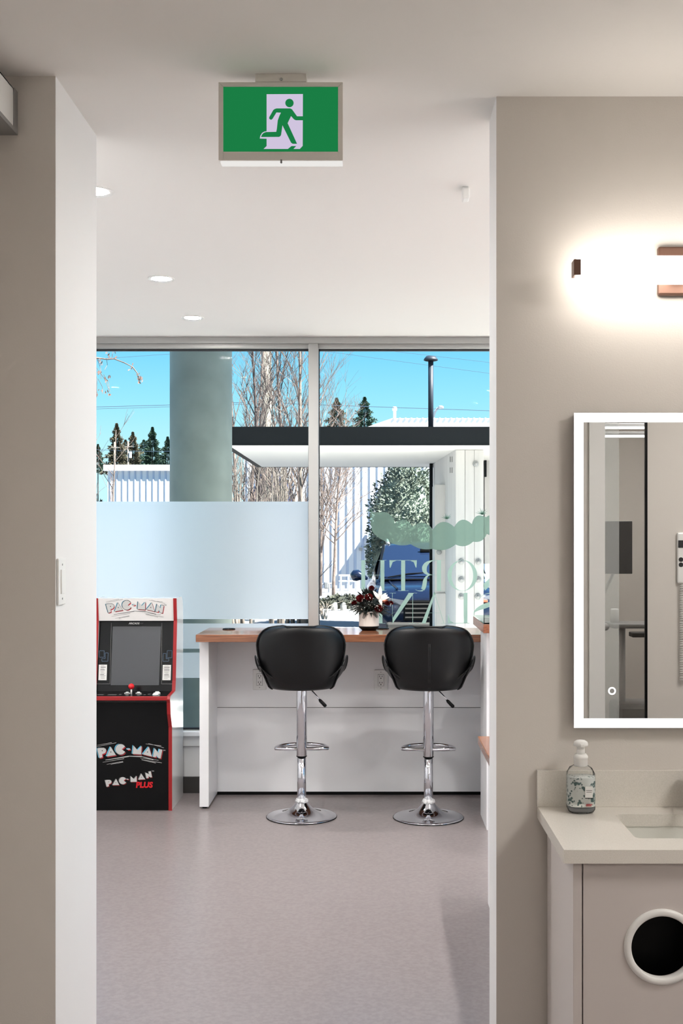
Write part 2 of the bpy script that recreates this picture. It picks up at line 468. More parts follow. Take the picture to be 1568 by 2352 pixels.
for i in range(len(nodes_bot)-1):
    outline += arcpts(nodes_bot[i], nodes_bot[i+1], bul_bot[i])
outline += [(560, 580), (548, 520), (544, 460)]
lz = [dz(p) for p in outline]
obj('leaf_shape', flat(B(), lz, fy), M['leafdecal'], leafroot)
for cxy, n, r in (((550, 425), 7, 36), ((1145, 482), 9, 46), ((1422, 448), 9, 54)):
    b = B()
    for i in range(n):
        a = PI*(0.08+0.84*i/(n-1)); rr = r*(0.75+0.35*((i*7) % 3)/2)
        if cxy[0] < 600: a = PI*(0.3+0.75*i/(n-1)); rr *= 0.9
        tip = (cxy[0]+rr*math.cos(a), cxy[1]-rr*math.sin(a))
        s = (cxy[0]-5*math.sin(a), cxy[1]-5*math.cos(a)); t = (cxy[0]+5*math.sin(a), cxy[1]+5*math.cos(a))
        flat(b, [dz(tip), dz(s), dz(t)], fy)
    obj('spiky_tuft', b, M['leafdecal'], leafroot)
TX, TY, TS = 800.0, 1230.0, 4.6806
def tz(p): return (pX(TX+p[0]/TS, fy), pZ(TY+p[1]/TS, fy))
def tp(b, poly): return flat(b, [tz(p) for p in poly], fy)
def tr(b, x0, x1, y0, y1): return tp(b, [(x0, y0), (x1, y0), (x1, y1), (x0, y1)])
def tw(b, pts, wid):
    "variable width stroke in crop pixels"
    L, R = [], []
    n = len(pts)
    for i, (x, z) in enumerate(pts):
        x0, z0 = pts[max(i-1, 0)]; x1, z1 = pts[min(i+1, n-1)]
        ux, uz = x1-x0, z1-z0; q = math.hypot(ux, uz) or 1; w = wid[i]/2
        L.append((x-uz/q*w, z+ux/q*w)); R.append((x+uz/q*w, z-ux/q*w))
    for i in range(n-1): tp(b, [L[i], L[i+1], R[i+1], R[i]])
    return b
def bez(p0, p1, p2, p3, n=14):
    o = []
    for i in range(n+1):
        t = i/n; s = 1-t
        o.append(tuple(s**3*p0[k]+3*s*s*t*p1[k]+3*s*t*t*p2[k]+t**3*p3[k] for k in (0, 1)))
    return o
def lerpw(ws, n):
    "n+1 widths interpolated over the key list"
    o = []
    for i in range(n+1):
        t = i/n*(len(ws)-1); j = min(int(t), len(ws)-2); o.append(ws[j]+(ws[j+1]-ws[j])*(t-j))
    return o
letters = thing('window_lettering', (pX(980, fy), fy, pZ(1432, fy)), 'pale green serif NORTH ISLAND lettering, seen reversed from inside the right window', 'window lettering')
HL = 3.0
y0, y1 = 268, 592
b = B(); tr(b, 138, 180, y0, y1); tr(b, 343, 386, y0, y1); tr(b, 180, 343, 424, 424+HL); tr(b, 118, 222, y0-HL, y0); tr(b, 320, 408, y0-HL, y0); tr(b, 118, 200, y1, y1+HL); tr(b, 322, 408, y1, y1+HL)
obj('letter_h', b, M['decal'], letters)
b = B(); tr(b, 566, 609, y0, y1); tr(b, 440, 735, y0-HL, y0+1); tr(b, 530, 645, y1, y1+HL)
tp(b, [(440, y0), (520, y0), (475, 285), (452, 345), (444, 345)]); tp(b, [(735, y0), (655, y0), (700, 285), (723, 345), (731, 345)])
obj('letter_t', b, M['decal'], letters)
b = B(); tr(b, 951, 994, y0, y1); tr(b, 920, 1035, y0-HL, y0); tr(b, 920, 1035, y1, y1+HL)
tw(b, bez((951, y0), (800, 255), (760, 425), (905, 424)), lerpw([3, 14, 42, 52, 46, 22, 3], 14)); tr(b, 880, 951, 422, 425)
tw(b, bez((880, 425), (800, 430), (835, 540), (795, 580)), lerpw([3, 22, 44, 46, 40], 14)); tw(b, bez((800, 590), (770, 600), (740, 595), (720, 582)), lerpw([16, 8, 4, 2], 14))
obj('letter_r', b, M['decal'], letters)
b = B(); n = 40; ro, ri = [], []
cx, cy = 1224, 430
for i in range(n):
    a = 2*PI*i/n
    ro.append((cx+160*math.cos(a), cy+166*math.sin(a))); ri.append((cx+116*math.cos(a), cy+163*math.sin(a)))
for i in range(n): tp(b, [ro[i], ro[(i+1) % n], ri[(i+1) % n], ri[i]])
obj('letter_o', b, M['decal'], letters)
b = B(); tp(b, [(1700, y0), (1755, y0), (1470, y1), (1450, y1-40), (1450, y1-70)]); tr(b, 1452, 1456, 300, y1); tr(b, 1738, 1742, y0, y1); tr(b, 1700, 1790, y0-HL, y0)
obj('letter_n', b, M['decal'], letters)
y0, y1 = 620, 942
b = B(); tr(b, 322, 365, y0, y1); tr(b, 300, 420, y0-HL, y0); tw(b, bez((322, y0), (90, 610), (90, 952), (322, y1)), lerpw([3, 20, 46, 50, 46, 20, 3], 14)); tr(b, 320, 400, y1, y1+HL)
obj('letter_d', b, M['decal'], letters)
b = B(); tp(b, [(645, y0), (702, y0), (474, y1+4), (470, y1-2), (470, y1-48)]); tr(b, 688, 693, y0+20, y1); tr(b, 470, 474, y0, y1); tr(b, 640, 738, y0-HL, y0); tr(b, 648, 736, y1, y1+HL); tr(b, 440, 510, y0-HL, y0)
obj('letter_n', b, M['decal'], letters)
b = B(); tp(b, [(920, y0-12), (935, y0), (830, y1), (786, y1)]); tp(b, [(918, y0-12), (924, y0-12), (1028, y1), (1022, y1)]); tr(b, 870, 985, 830, 833); tr(b, 755, 872, y1, y1+HL); tr(b, 990, 1056, y1, y1+HL)
obj('letter_a', b, M['decal'], letters)
b = B(); tr(b, 1238, 1279, y0, y1); tr(b, 1210, 1305, y0-HL, y0); tr(b, 1068, 1300, y1-3, y1+HL); tp(b, [(1068, y1), (1135, y1), (1095, 915), (1072, 848), (1068, 848)])
obj('letter_l', b, M['decal'], letters)
b = B(); tw(b, bez((1345, 840), (1365, 760), (1600, 740), (1610, 680)), lerpw([3, 30, 52, 52, 40, 26], 14)); tw(b, bez((1610, 680), (1620, 610), (1450, 590), (1400, 690)), lerpw([26, 14, 6, 3], 14)); tw(b, bez((1345, 840), (1330, 960), (1560, 975), (1620, 870)), lerpw([3, 16, 10, 4, 3], 14))
obj('letter_s', b, M['decal'], letters)
b = B(); tr(b, 1690, 1732, y0, y1); tr(b, 1660, 1760, y0-HL, y0); tr(b, 1660, 1760, y1, y1+HL)
obj('letter_i', b, M['decal'], letters)

# ------------------------------------------------------------------ bar counter under the window
CT, CB = 1.06, 1.016
cnt = thing('window_counter', (-0.1, 7.2, 0), 'white bar counter with wood top running under the window', 'counter')
obj('counter_top', bx(-1.056, 0.98, 6.94, 7.495, CB, CT, bev=0.003), M['wood'], cnt)
obj('end_panel', bx(-1.054, -0.999, 7.08, 7.49, 0.012, CB), M['laminate'], cnt)
obj('levelling_foot', lathe(B(), [(0.014, 0), (0.014, 0.012)], (-1.027, 7.11, 0), 12), M['black'], cnt)
obj('back_panel', bx(-0.999, 0.97, 7.462, 7.49, 0.557, CB), M['laminate'], cnt)
obj('back_panel', bx(-0.999, 0.97, 7.462, 7.49, 0.022, 0.5535), M['laminate'], cnt)
obj('gap_strip', bx(-0.999, 0.97, 7.467, 7.489, 0.5535, 0.557), M['seam'], cnt)
obj('plinth', bx(-0.999, 0.97, 7.472, 7.488, 0, 0.022), M['black'], cnt)
obj('end_panel', bx(0.97, 1.02, 7.08, 7.49, 0.0, CB), M['laminate'], cnt)
def grommet(x, y, label):
    t = thing('cable_grommet', (x, y, CT), label, 'cable grommet', 'cable grommets in the wood counter')
    obj('flange', lathe(B(), [(0.040, 0), (0.040, 0.003), (0.036, 0.006), (0.029, 0.006)], (x, y, CT), 28), M['black'], t, True)
    obj('cap', lathe(B(), [(0.028, 0.004), (0.028, 0.0075), (0.0, 0.0075)], (x, y, CT), 24), M['black_gloss'], t, True)
grommet(pX(525, 7.35), 7.36, 'black cable grommet near the left end of the wood counter')
grommet(pX(879, 7.35), 7.40, 'black cable grommet beside the flower vase on the wood counter')
def outlet(cx, z, y, label):
    t = thing('wall_outlet', (cx, y, z-0.065), label, 'outlet', 'outlets on the counter back panel')
    obj('plate', bx(cx-0.043, cx+0.043, y-0.007, y, z-0.065, z+0.065, bev=0.004), M['white_pl'], t)
    ins = obj('receptacle', bx(cx-0.0175, cx+0.0175, y-0.011, y-0.006, z-0.036, z+0.036, bev=0.001), M['white_pl'], t)
    rim = B()
    for s in (-1, 1): box(rim, cx+s*0.0185-0.001, cx+s*0.0185+0.001, y-0.0076, y-0.006, z-0.037, z+0.037)
    for s in (-1, 1): box(rim, cx-0.0185, cx+0.0185, y-0.0076, y-0.006, z+s*0.037-0.001, z+s*0.037+0.001)
    obj('gap_line', rim, M['steel_grey'], t)
    for s in (-1, 1):
        sl = B()
        for q in (-1, 1): box(sl, cx+q*0.0075-0.0016, cx+q*0.0075+0.0016, y-0.0118, y-0.0105, z+s*0.02-0.001, z+s*0.02+0.009)
        lathe(sl, [(0.0035, 0), (0.0035, 0.0014)], (cx, y-0.0119, z+s*0.02-0.008), 10, axis='Y')
        obj('socket_slots', sl, M['grey_slot'], ins)
        obj('screw', lathe(B(), [(0.003, 0), (0.003, 0.001)], (cx, y-0.0078, z+s*0.05), 8, axis='Y'), M['steel_grey'], t)
outlet(pX(596, 7.455), pZ(1561, 7.455), 7.462, 'white wall outlet half hidden behind the left bar stool')
outlet(pX(874.5, 7.455), pZ(1562, 7.455), 7.462, 'white wall outlet left of the right bar stool')

# ------------------------------------------------------------------ bar stools (built at the origin, then placed)
def shell(bm, rows, th, nu=20):
    "rows: list of (half width, y of centre, z, wrap) ; closed cushion with thickness th towards -y"
    fr, bk = [], []
    for (w, y, z, wrap, t) in rows:
        a, c = [], []
        for i in range(nu+1):
            u = -1+2*i/nu
            edge = (1-abs(u)**6)
            yy = y+wrap*abs(u)**2.2
            zz = z
            a.append(bm.verts.new((w*u, yy+t*0.5*edge+0.004, zz)))
            c.append(bm.verts.new((w*u, yy-t*0.5*edge-0.004, zz)))
        fr.append(a); bk.append(c)
    for g in (fr, bk):
        for r in range(len(g)-1):
            for i in range(nu):
                bm.faces.new((g[r][i], g[r][i+1], g[r+1][i+1], g[r+1][i]))
    for r in range(len(fr)-1):
        for i in (0, nu):
            bm.faces.new((fr[r][i], fr[r+1][i], bk[r+1][i], bk[r][i]))
    for r in (0, len(fr)-1):
        for i in range(nu):
            bm.faces.new((fr[r][i], bk[r][i], bk[r][i+1], fr[r][i+1]))
    return bm
def interp(tab, z):
    for (z0, v0), (z1, v1) in zip(tab, tab[1:]):
        if z0 <= z <= z1:
            t = (z-z0)/(z1-z0); t = t*t*(3-2*t) if False else t
            return v0+(v1-v0)*t
    return tab[-1][1] if z > tab[-1][0] else tab[0][1]
def make_stool(seam):
    root = thing('bar_stool', (0, 0, 0), 'x', 'bar stool', 'bar stools at the window counter')
    # trumpet base
    prof = [(0.204, 0.0), (0.206, 0.004), (0.205, 0.008), (0.198, 0.011)]
    for i in range(15):
        t = i/14; r = 0.19*(1-t)+0.034*t
        prof.append((r, 0.013+0.062*(t**3.2)+0.010*t))
    prof.append((0.031, 0.088))
    obj('base', lathe(B(), prof, (0, 0, 0), 64), M['chrome'], root, True)
    obj('base_rim', lathe(B(), [(0.2035, 0.0), (0.2072, 0.001), (0.2072, 0.005), (0.2035, 0.006)], (0, 0, 0), 64), M['black'], root, True)
    obj('column', lathe(B(), [(0.026, 0.07), (0.026, 0.37)], (0, 0, 0), 32), M['chrome'], root, True)
    c = B()
    for i in range(18):
        a = 2*PI*i/18; r = 0.031
        bmesh.ops.create_icosphere(c, subdivisions=1, radius=0.0095, matrix=Matrix.Translation((r*math.cos(a), r*math.sin(a), 0.094+0.003*((i*5) % 3-1))))
    lathe(c, [(0.027, 0.078), (0.034, 0.083), (0.036, 0.095), (0.033, 0.106), (0.027, 0.110)], (0, 0, 0), 18)
    obj('collar', c, M['clear'], root)
    obj('sleeve', lathe(B(), [(0.028, 0.356), (0.0305, 0.358), (0.0305, 0.74), (0.028, 0.76)], (0, 0, 0), 32), M['chrome'], root, True)
    obj('sleeve_ring', lathe(B(), [(0.0295, 0.352), (0.0312, 0.353), (0.0312, 0.357), (0.0295, 0.358)], (0, 0, 0), 32), M['black'], root, True)
    # D-shaped foot rest, straight bar by the column, bow towards the counter
    pts = []
    for i in range(25):
        a = PI*i/24
        pts.append((0.152*math.cos(a), 0.010+0.150*math.sin(a)**0.8, 0.398))
    for i in range(1, 8):
        t = i/8; pts.append((-0.152+0.304*t, 0.006-0.014*math.sin(PI*t), 0.398))
    obj('foot_rest', tube(B(), pts, 0.0105, 12, closed=True), M['chrome'], root, True)
    # under-seat plate and lever
    obj('seat_plate', bx(-0.085, 0.085, -0.075, 0.085, 0.752, 0.768, bev=0.004), M['black'], root)
    lev = obj('lever', tube(B(), [(0.02, -0.02, 0.755), (0.055, -0.05, 0.750), (0.085, -0.09, 0.722), (0.112, -0.10, 0.690)], 0.0045, 8), M['chrome'], root, True)
    obj('grip', tube(B(), [(0.103, -0.097, 0.700), (0.110, -0.10, 0.692), (0.138, -0.108, 0.664), (0.143, -0.109, 0.659)], [0.005, 0.0095, 0.0105, 0.007], 10), M['black'], lev, True)
    # back shell
    wt = [(0.757, 0.165), (0.762, 0.178), (0.775, 0.188), (0.80, 0.197), (0.86, 0.220), (0.925, 0.240), (0.98, 0.250), (1.02, 0.2525), (1.055, 0.247), (1.085, 0.231), (1.105, 0.211), (1.118, 0.186), (1.126, 0.150), (1.130, 0.10)]
    yt = [(0.757, -0.150), (0.80, -0.185), (0.86, -0.205), (0.95, -0.215), (1.05, -0.225), (1.13, -0.238)]
    zs = [0.757, 0.760, 0.766, 0.775, 0.79, 0.81, 0.84, 0.87, 0.90, 0.93, 0.96, 0.99, 1.02, 1.045, 1.065, 1.08, 1.093, 1.103, 1.111, 1.118, 1.123, 1.127, 1.130]
    rows = []
    for z in zs:
        t = 0.055
        if z > 1.09: t = 0.055*math.sqrt(max(0.02, 1-((z-1.09)/0.042)**2))
        if z < 0.775: t = 0.055*math.sqrt(max(0.02, 1-((0.775-z)/0.020)**2))
        rows.append((interp(wt, z), interp(yt, z), z, 0.085, t))
    bk = obj('backrest', shell(B(), rows, 0.055, 24), M['leather'], root, True)
    # piping along the edge of the back shell
    pl = []
    for (w, y, z, wrap, t) in rows: pl.append((w*1.004, y+wrap-0.010, z))
    pr = [(-x, y, z) for x, y, z in pl]
    top = [(0.1*(1-2*i/8), rows[-1][1]-0.014+0.085*abs((1-2*i/8)*0.4)**2.2, 1.131) for i in range(1, 8)]
    obj('piping', tube(B(), pl+top+pr[::-1], 0.0042, 6), M['piping'], bk, True)
    if seam:
        sp = [(0.0, interp(yt, z)-0.0315, z) for z in (0.772, 0.82, 0.88, 0.94, 1.0, 1.035)]
        for s in (-0.004, 0.004):
            obj('seam', tube(B(), [(x+s, y-0.0005, z) for x, y, z in sp], 0.0022, 6), M['piping'], bk, True)
    # seat bucket with raised wings
    st = B(); nu, nv = 24, 16
    top_g, bot_g = [], []
    for j in range(nv+1):
        v = j/nv; y = -0.175+0.40*v
        hw = 0.226+0.042*math.sin(PI*min(1, v*1.15+0.1))-0.03*max(0, v-0.75)*4
        a, c2 = [], []
        for i in range(nu+1):
            u = -1+2*i/nu
            wing = abs(u)**3*(0.128*math.exp(-((v-0.22)/0.32)**2)+0.015)
            z = 0.808+wing-0.012*math.sin(PI*v)*(1-u*u)-0.03*max(0, v-0.8)*4*0.6
            e1 = 1-abs(u)**8; e2 = 1-abs(2*v-1)**8
            th = 0.050*max(0.12, e1*e2)
            a.append(st.verts.new((hw*u, y, z))); c2.append(st.verts.new((hw*u*0.985, y, max(0.762, z-th))))
        top_g.append(a); bot_g.append(c2)
    for g in (top_g, bot_g):
        for j in range(nv):
            for i in range(nu): st.faces.new((g[j][i], g[j][i+1], g[j+1][i+1], g[j+1][i]))
    for j in range(nv):
        for i in (0, nu): st.faces.new((top_g[j][i], top_g[j+1][i], bot_g[j+1][i], bot_g[j][i]))
    for j in (0, nv):
        for i in range(nu): st.faces.new((top_g[j][i], bot_g[j][i], bot_g[j][i+1], top_g[j][i+1]))
    seat = obj('seat', st, M['leather'], root, True)
    for s in (0, nu):
        pts = [tuple(top_g_co) for top_g_co in [((0.226+0.042*math.sin(PI*min(1, (j/nv)*1.15+0.1))-0.03*max(0, j/nv-0.75)*4)*(-1 if s == 0 else 1)*1.0, -0.175+0.40*j/nv, 0.808+(0.128*math.exp(-((j/nv-0.22)/0.32)**2)+0.015)-0.03*max(0, j/nv-0.8)*4*0.6) for j in range(nv+1)]]
        obj('piping', tube(B(), pts, 0.004, 6), M['piping'], seat, True)
    return root
s1 = make_stool(False); s1.location = (pX(692.5, 6.88), 6.88, 0); s1.rotation_euler.z = math.radians(2)
s1['label'] = 'left of the two black bucket bar stools with chrome base, plain back'
s2 = make_stool(True); s2.location = (pX(983.5, 6.86), 6.86, 0); s2.rotation_euler.z = math.radians(-1.5)
s2['label'] = 'right of the two black bucket bar stools, vertical seam down its back'

# ------------------------------------------------------------------ flower arrangement on the counter
fx, fyv = pX(847, 7.28), 7.28
vs = thing('flower_vase', (fx, fyv, CT), 'white ribbed vase with dark foot holding red roses and a white lily', 'flower vase')
obj('vase_foot', lathe(B(), [(0.043, 0.0), (0.045, 0.003), (0.052, 0.010), (0.062, 0.018), (0.063, 0.026), (0.060, 0.028)], (fx, fyv, CT), 32), M['black'], vs, True)
pr = [(0.060, 0.026)]
for i in range(18):
    z = 0.028+0.005*i
    pr += [(0.0615, z), (0.0625, z+0.0025)]
pr += [(0.062, 0.118), (0.058, 0.118), (0.057, 0.06)]
obj('vase_body', lathe(B(), pr, (fx, fyv, CT), 36), M['vase'], vs, True)
fo = B(); rng = random.Random(3)
cz = CT+0.17
for i in range(420):
    a = rng.uniform(0, 2*PI); el = rng.uniform(-0.45, 1.3)
    d = Vector((math.cos(a)*math.cos(el), math.sin(a)*math.cos(el)*0.75, math.sin(el)))
    L = rng.uniform(0.05, 0.115)*(1.15 if el < 0.3 else 0.75)
    w = rng.uniform(0.004, 0.011)
    p0 = Vector((fx, fyv, cz-0.01))+d*0.035; p1 = p0+d*L; p1.z -= 0.03*max(0, 0.4-el)
    n = d.cross(Vector((0, 0, 1)))
    n = n.normalized() if n.length > 1e-4 else Vector((1, 0, 0))
    mid = (p0+p1)/2+Vector((0, 0, rng.uniform(0, 0.012)))
    fo.faces.new([fo.verts.new(q) for q in (p0, mid+n*w, p1, mid-n*w)])
bmesh.ops.create_icosphere(fo, subdivisions=2, radius=0.062, matrix=Matrix.Translation((fx, fyv, cz)))
o = obj('foliage', fo, M['foliage'], vs); o['kind'] = 'stuff'
def fern(tip, base, n=9, w=0.022):
    f = B(); tip, base = Vector(tip), Vector(base); d = tip-base
    up = Vector((0, 1, 0)); s = d.cross(up).normalized()
    tube(f, [base, base+d*0.5, tip], [0.0016, 0.0012, 0.0006], 5)
    for i in range(n):
        t = 0.2+0.75*i/n; p = base+d*t; ww = w*(1-t*0.75)
        for q in (-1, 1):
            e2 = p+s*q*ww+d.normalized()*ww*0.8
            m1 = (p+e2)/2+d.normalized()*0.003; m2 = (p+e2)/2-d.normalized()*0.003
            f.faces.new([f.verts.new(c) for c in (p, m1, e2, m2)])
    obj('fern_frond', f, M['foliage'], vs)
for (tx_, ty_) in ((798, 1405), (803, 1397), (797, 1390), (812, 1412), (833, 1422), (868, 1420), (905, 1415), (898, 1402), (892, 1410)):
    fern(px(tx_, ty_, 7.20), (fx+(tx_-847)*0.0004, 7.235, CT+0.14), 10)
def rose(c, r, up=(0, -0.6, 0.8)):
    b = B(); up = Vector(up).normalized(); rot = up.to_track_quat('Z', 'Y').to_matrix()
    for k, (rad, hh, n) in enumerate(((1.0, 0.75, 5), (0.78, 0.95, 5), (0.52, 1.05, 4), (0.28, 1.08, 3))):
        for i in range(n):
            a0 = 2*PI*(i/n)+k*0.7; g = []
            for u in range(4):
                a = a0+(u/3-0.5)*2*PI/n*1.35; row = []
                for v in range(4):
                    t = v/3
                    rr = rad*r*(0.35+0.65*math.sin(PI*0.5*min(1, t*1.3)))*(1+0.10*(t > 0.9))
                    z = r*(hh*t-0.45)
                    row.append(b.verts.new(Vector(c)+rot @ Vector((rr*math.cos(a), rr*math.sin(a), z-0.12*r*abs(u-1.5)*t))))
                g.append(row)
            for u in range(3):
                for v in range(3): b.faces.new((g[u][v], g[u+1][v], g[u+1][v+1], g[u][v+1]))
    obj('rose', b, M['rose'], vs, True)
for (x, y, r) in ((827, 1375, 0.024), (847, 1372, 0.023), (851, 1382, 0.019), (869, 1398, 0.024), (889, 1386, 0.015), (898, 1385, 0.013), (853, 1351, 0.016), (813, 1386, 0.016)):
    rose(px(x, y, 7.215 if r > 0.02 else 7.235), r, (0.2*(x-850)/40, -0.85, 0.5))
def lily(c, dirs):
    c = Vector(c)
    for (dx, dy, dz_, L, w) in dirs:
        b = B(); d = Vector((dx, dy, dz_)).normalized()
        s = d.cross(Vector((0, -1, 0.2))).normalized(); n = s.cross(d)
        g = []
        for i in range(7):
            t = i/6; ww = w*math.sin(PI*(0.08+0.90*t))**0.8; p = c+d*L*t+n*(0.012*math.sin(PI*t))-n*0.02*t*t
            g.append([b.verts.new(p-s*ww), b.verts.new(p+n*0.004), b.verts.new(p+s*ww)])
        for i in range(6):
            for k in range(2): b.faces.new((g[i][k], g[i][k+1], g[i+1][k+1], g[i+1][k]))
        obj('lily_petal', b, M['lily'], vs, True)
lily(px(872, 1378, 7.20), [(-0.55, -0.1, 0.8, 0.068, 0.011), (0.05, 0, 1.0, 0.085, 0.012), (0.75, -0.15, 0.55, 0.055, 0.012), (0.55, -0.3, 0.2, 0.06, 0.011), (0.15, -0.6, -0.35, 0.04, 0.010), (0.7, 0.1, 0.8, 0.06, 0.009)])
bb = B(); rng = random.Random(5)
for i in range(70):
    x = rng.uniform(802, 902); y = rng.uniform(1362, 1402)
    if ((x-850)/52)**2+((y-1382)/24)**2 > 1: continue
    bmesh.ops.create_icosphere(bb, subdivisions=1, radius=rng.uniform(0.0016, 0.003), matrix=Matrix.Translation(px(x, y, 7.185+0.03*abs(x-850)/50)))
o = obj('small_white_buds', bb, M['bud'], vs); o['kind'] = 'stuff'

# ------------------------------------------------------------------ arcade cabinet
AXL, AXR = -1.711, -1.214
arc = thing('arcade_cabinet', ((AXL+AXR)/2, 7.22, 0), 'upright retro arcade cabinet with black front, red edge trim and printed logos', 'arcade machine')
ZT = pZ(1374, 7.20)
prof = [(7.035, 0.0), (7.035, 0.50), (6.985, 0.585), (6.975, 0.655), (6.965, 0.672), (6.975, 0.690), (7.150, 0.700), (7.168, 0.76), (7.215, pZ(1426, 7.21)), (7.195, ZT), (7.40, ZT), (7.44, ZT-0.03), (7.455, ZT-0.09), (7.455, 0.0)]
for s in (0, 1):
    x0 = AXL if s == 0 else AXR-0.016
    sp = obj('side_panel', prism_x(B(), prof, x0, x0+0.016), M['cabside'], arc)
    tb = B()
    fr = prof[:10]
    for (ya, za), (yb, zb) in zip(fr, fr[1:]):
        dy, dz2 = yb-ya, zb-za; q = math.hypot(dy, dz2); ny, nz = -dz2/q*0.004, dy/q*0.004
        if ny > 0 and abs(ny) > abs(nz): ny, nz = -ny, -nz
        prism_x(tb, [(ya, za), (yb, zb), (yb+ny, zb+nz), (ya+ny, za+nz)], x0-0.002, x0+0.019)
    obj('edge_trim', tb, M['red'], sp)
XI0, XI1 = AXL+0.016, AXR-0.016
obj('lower_front_panel', bx(XI0, XI1, 7.038, 7.05, 0.0, 0.655), M['black'], arc)
obj('deck', prism_x(B(), [(6.985, 0.655), (6.975, 0.690), (7.17, 0.698), (7.17, 0.655)], XI0, XI1), M['black_gloss'], arc)
obj('deck_trim', bx(XI0, XI1, 6.960, 6.978, 0.668, 0.692, bev=0.003), M['red'], arc)
obj('back_panel', bx(XI0, XI1, 7.43, 7.45, 0, ZT-0.05), M['black'], arc)
obj('top_panel', bx(XI0, XI1, 7.21, 7.41, ZT-0.018, ZT-0.002), M['cabside'], arc)
ZM = pZ(1426, 7.21)
obj('marquee', prism_x(B(), [(7.217, ZM), (7.199, ZT-0.001), (7.215, ZT-0.001), (7.235, ZM)], XI0, XI1), M['marquee'], arc)
# bezel tilted back, with the screen in it
def bezpt(x, y):
    "pixel -> point on the sloping bezel plane: y from 7.225 at the deck to 7.265 under the marquee"
    za, ya, zb, yb = 0.696, 7.165, ZM, 7.245
    d = 7.2
    for _ in range(6):
        z = pZ(y, d); d = ya+(yb-ya)*(z-za)/(zb-za)
    return Vector((pX(x, d), d, pZ(y, d)))
bz = B()
zz = [0.740, ZM+0.002]
prism_x(bz, [(7.1655, 0.696), (7.2456, ZM+0.002), (7.262, ZM+0.002), (7.182, 0.696)], XI0, XI1)
bez_o = obj('bezel', bz, M['bezel'], arc)
def bquad(b, pts, lift=0.001):
    f = []
    for (x, y) in pts:
        p = bezpt(x, y); p.y -= lift; f.append(b.verts.new(p))
    b.faces.new(f); return b
ZX = lambda p: (200+p[0]/4.278, 1350+p[1]/4.278)      # pixels of the 4.278x crop
def bslab(name, pts, m, par, lift=0.0015):
    b = B(); front = []; back = []
    for p in pts:
        w = bezpt(*ZX(p)); front.append(b.verts.new(w+Vector((0, -lift, 0)))); back.append(b.verts.new(w+Vector((0, 0.0004, 0))))
    n = len(pts)
    b.faces.new(front); b.faces.new(back[::-1])
    for i in range(n): b.faces.new((front[i], back[i], back[(i+1) % n], front[(i+1) % n]))
    return obj(name, b, m, par)
bslab('screen', [(252, 380), (728, 380), (706, 957), (232, 957)], M['screen'], bez_o, 0.002)
for x0, x1 in ((100, 238), (735, 860)):
    b = B()
    for (a, c) in (((x0, 345), (x0-4, 945)), ((x1, 345), (x1-14, 945))):
        q = [ZX((a[0]-1.2, a[1])), ZX((a[0]+1.2, a[1])), ZX((c[0]+1.2, c[1])), ZX((c[0]-1.2, c[1]))]; bquad(b, q)
    q = [ZX((x0-4, 943)), ZX((x1-14, 943)), ZX((x1-14, 946)), ZX((x0-4, 946))]; bquad(b, q)
    obj('border_line', b, M['art_line'], bez_o)
def frame_path(name, loops, m, w):
    b = B()
    for pts in loops:
        for (xa, ya), (xb, yb) in zip(pts, pts[1:]+pts[:1]):
            dx, dy = xb-xa, yb-ya; q = math.hypot(dx, dy) or 1; nx, ny = -dy/q*w, dx/q*w
            bquad(b, [ZX(p) for p in ((xa+nx, ya+ny), (xb+nx, yb+ny), (xb-nx, yb-ny), (xa-nx, ya-ny))])
    obj(name, b, m, bez_o)
frame_path('maze_print', [[(122, 618), (168, 618), (168, 682), (120, 682)], [(178, 640), (208, 640), (204, 722), (145, 722), (145, 695), (178, 695)]], M['art_maze'], 3)
frame_path('maze_print', [[(788, 618), (834, 618), (832, 688), (786, 688)], [(748, 645), (776, 645), (776, 698), (802, 698), (802, 722), (744, 722)]], M['art_maze'], 3)
for (x0, x1, y0_, y1_) in ((116, 196, 756, 908), (744, 825, 758, 908)):
    cd = bslab('instruction_card', [(x0, y0_), (x1, y0_), (x1-5, y1_), (x0-5, y1_)], M['card'], bez_o, 0.0015)
    b = B(); rr = random.Random(int(x0))
    for i in range(11):
        yy = y0_+10+i*12
        a = x0+8+rr.uniform(0, 14); c = x1-12-rr.uniform(0, 22); h = 5 if i in (1, 3, 7) else 2.4
        bquad(b, [ZX(p) for p in ((a, yy), (c, yy), (c, yy+h), (a, yy+h))], 0.0022)
    obj('fine_print', b, M['art_dark'], cd)
p = bezpt(*ZX((462, 358)))
obj('maker_name', text_bm('ARCADE', p.x, p.z, 0.0165, p.y-0.0025, 0.0004, 0.2, 0.0006), M['art_grey'], bez_o)
p = bezpt(*ZX((535, 356)))
obj('maker_name', text_bm('1UP', p.x, p.z, 0.0125, p.y-0.0025, 0.0004, 0.2), M['art_line'], bez_o)
# printed logo: letters drawn in the pixels of the 7.467x crop of the lower panel
LET = {
 'P': [(97, 1112), (150, 1102), (212, 1102), (245, 1120), (253, 1155), (236, 1190), (200, 1205), (184, 1210), (190, 1262), (138, 1278)],
 'A': [(330, 1082), (420, 1226), (260, 1250)],
 '-': [(610, 1118), (660, 1112), (668, 1130), (622, 1138)],
 'M': [(720, 1060), (790, 1142), (862, 1068), (852, 1216), (706, 1206)],
 'A2': [(985, 1083), (1036, 1252), (878, 1212)],
 'N': [(1085, 1108), (1150, 1190), (1166, 1124), (1216, 1134), (1186, 1284), (1148, 1276), (1118, 1222), (1102, 1264), (1053, 1256)]}
LET['C'] = [(500+88*math.cos(a), 1128+90*math.sin(a)) for a in [math.radians(28+i*(300/22)) for i in range(23)]]+[(520, 1128)]
DOTS = {'P': (185, 1152), 'A': (334, 1174), 'A2': (963, 1174)}
def lowpx(p): return (210+p[0]/7.467, 1570+p[1]/7.467)
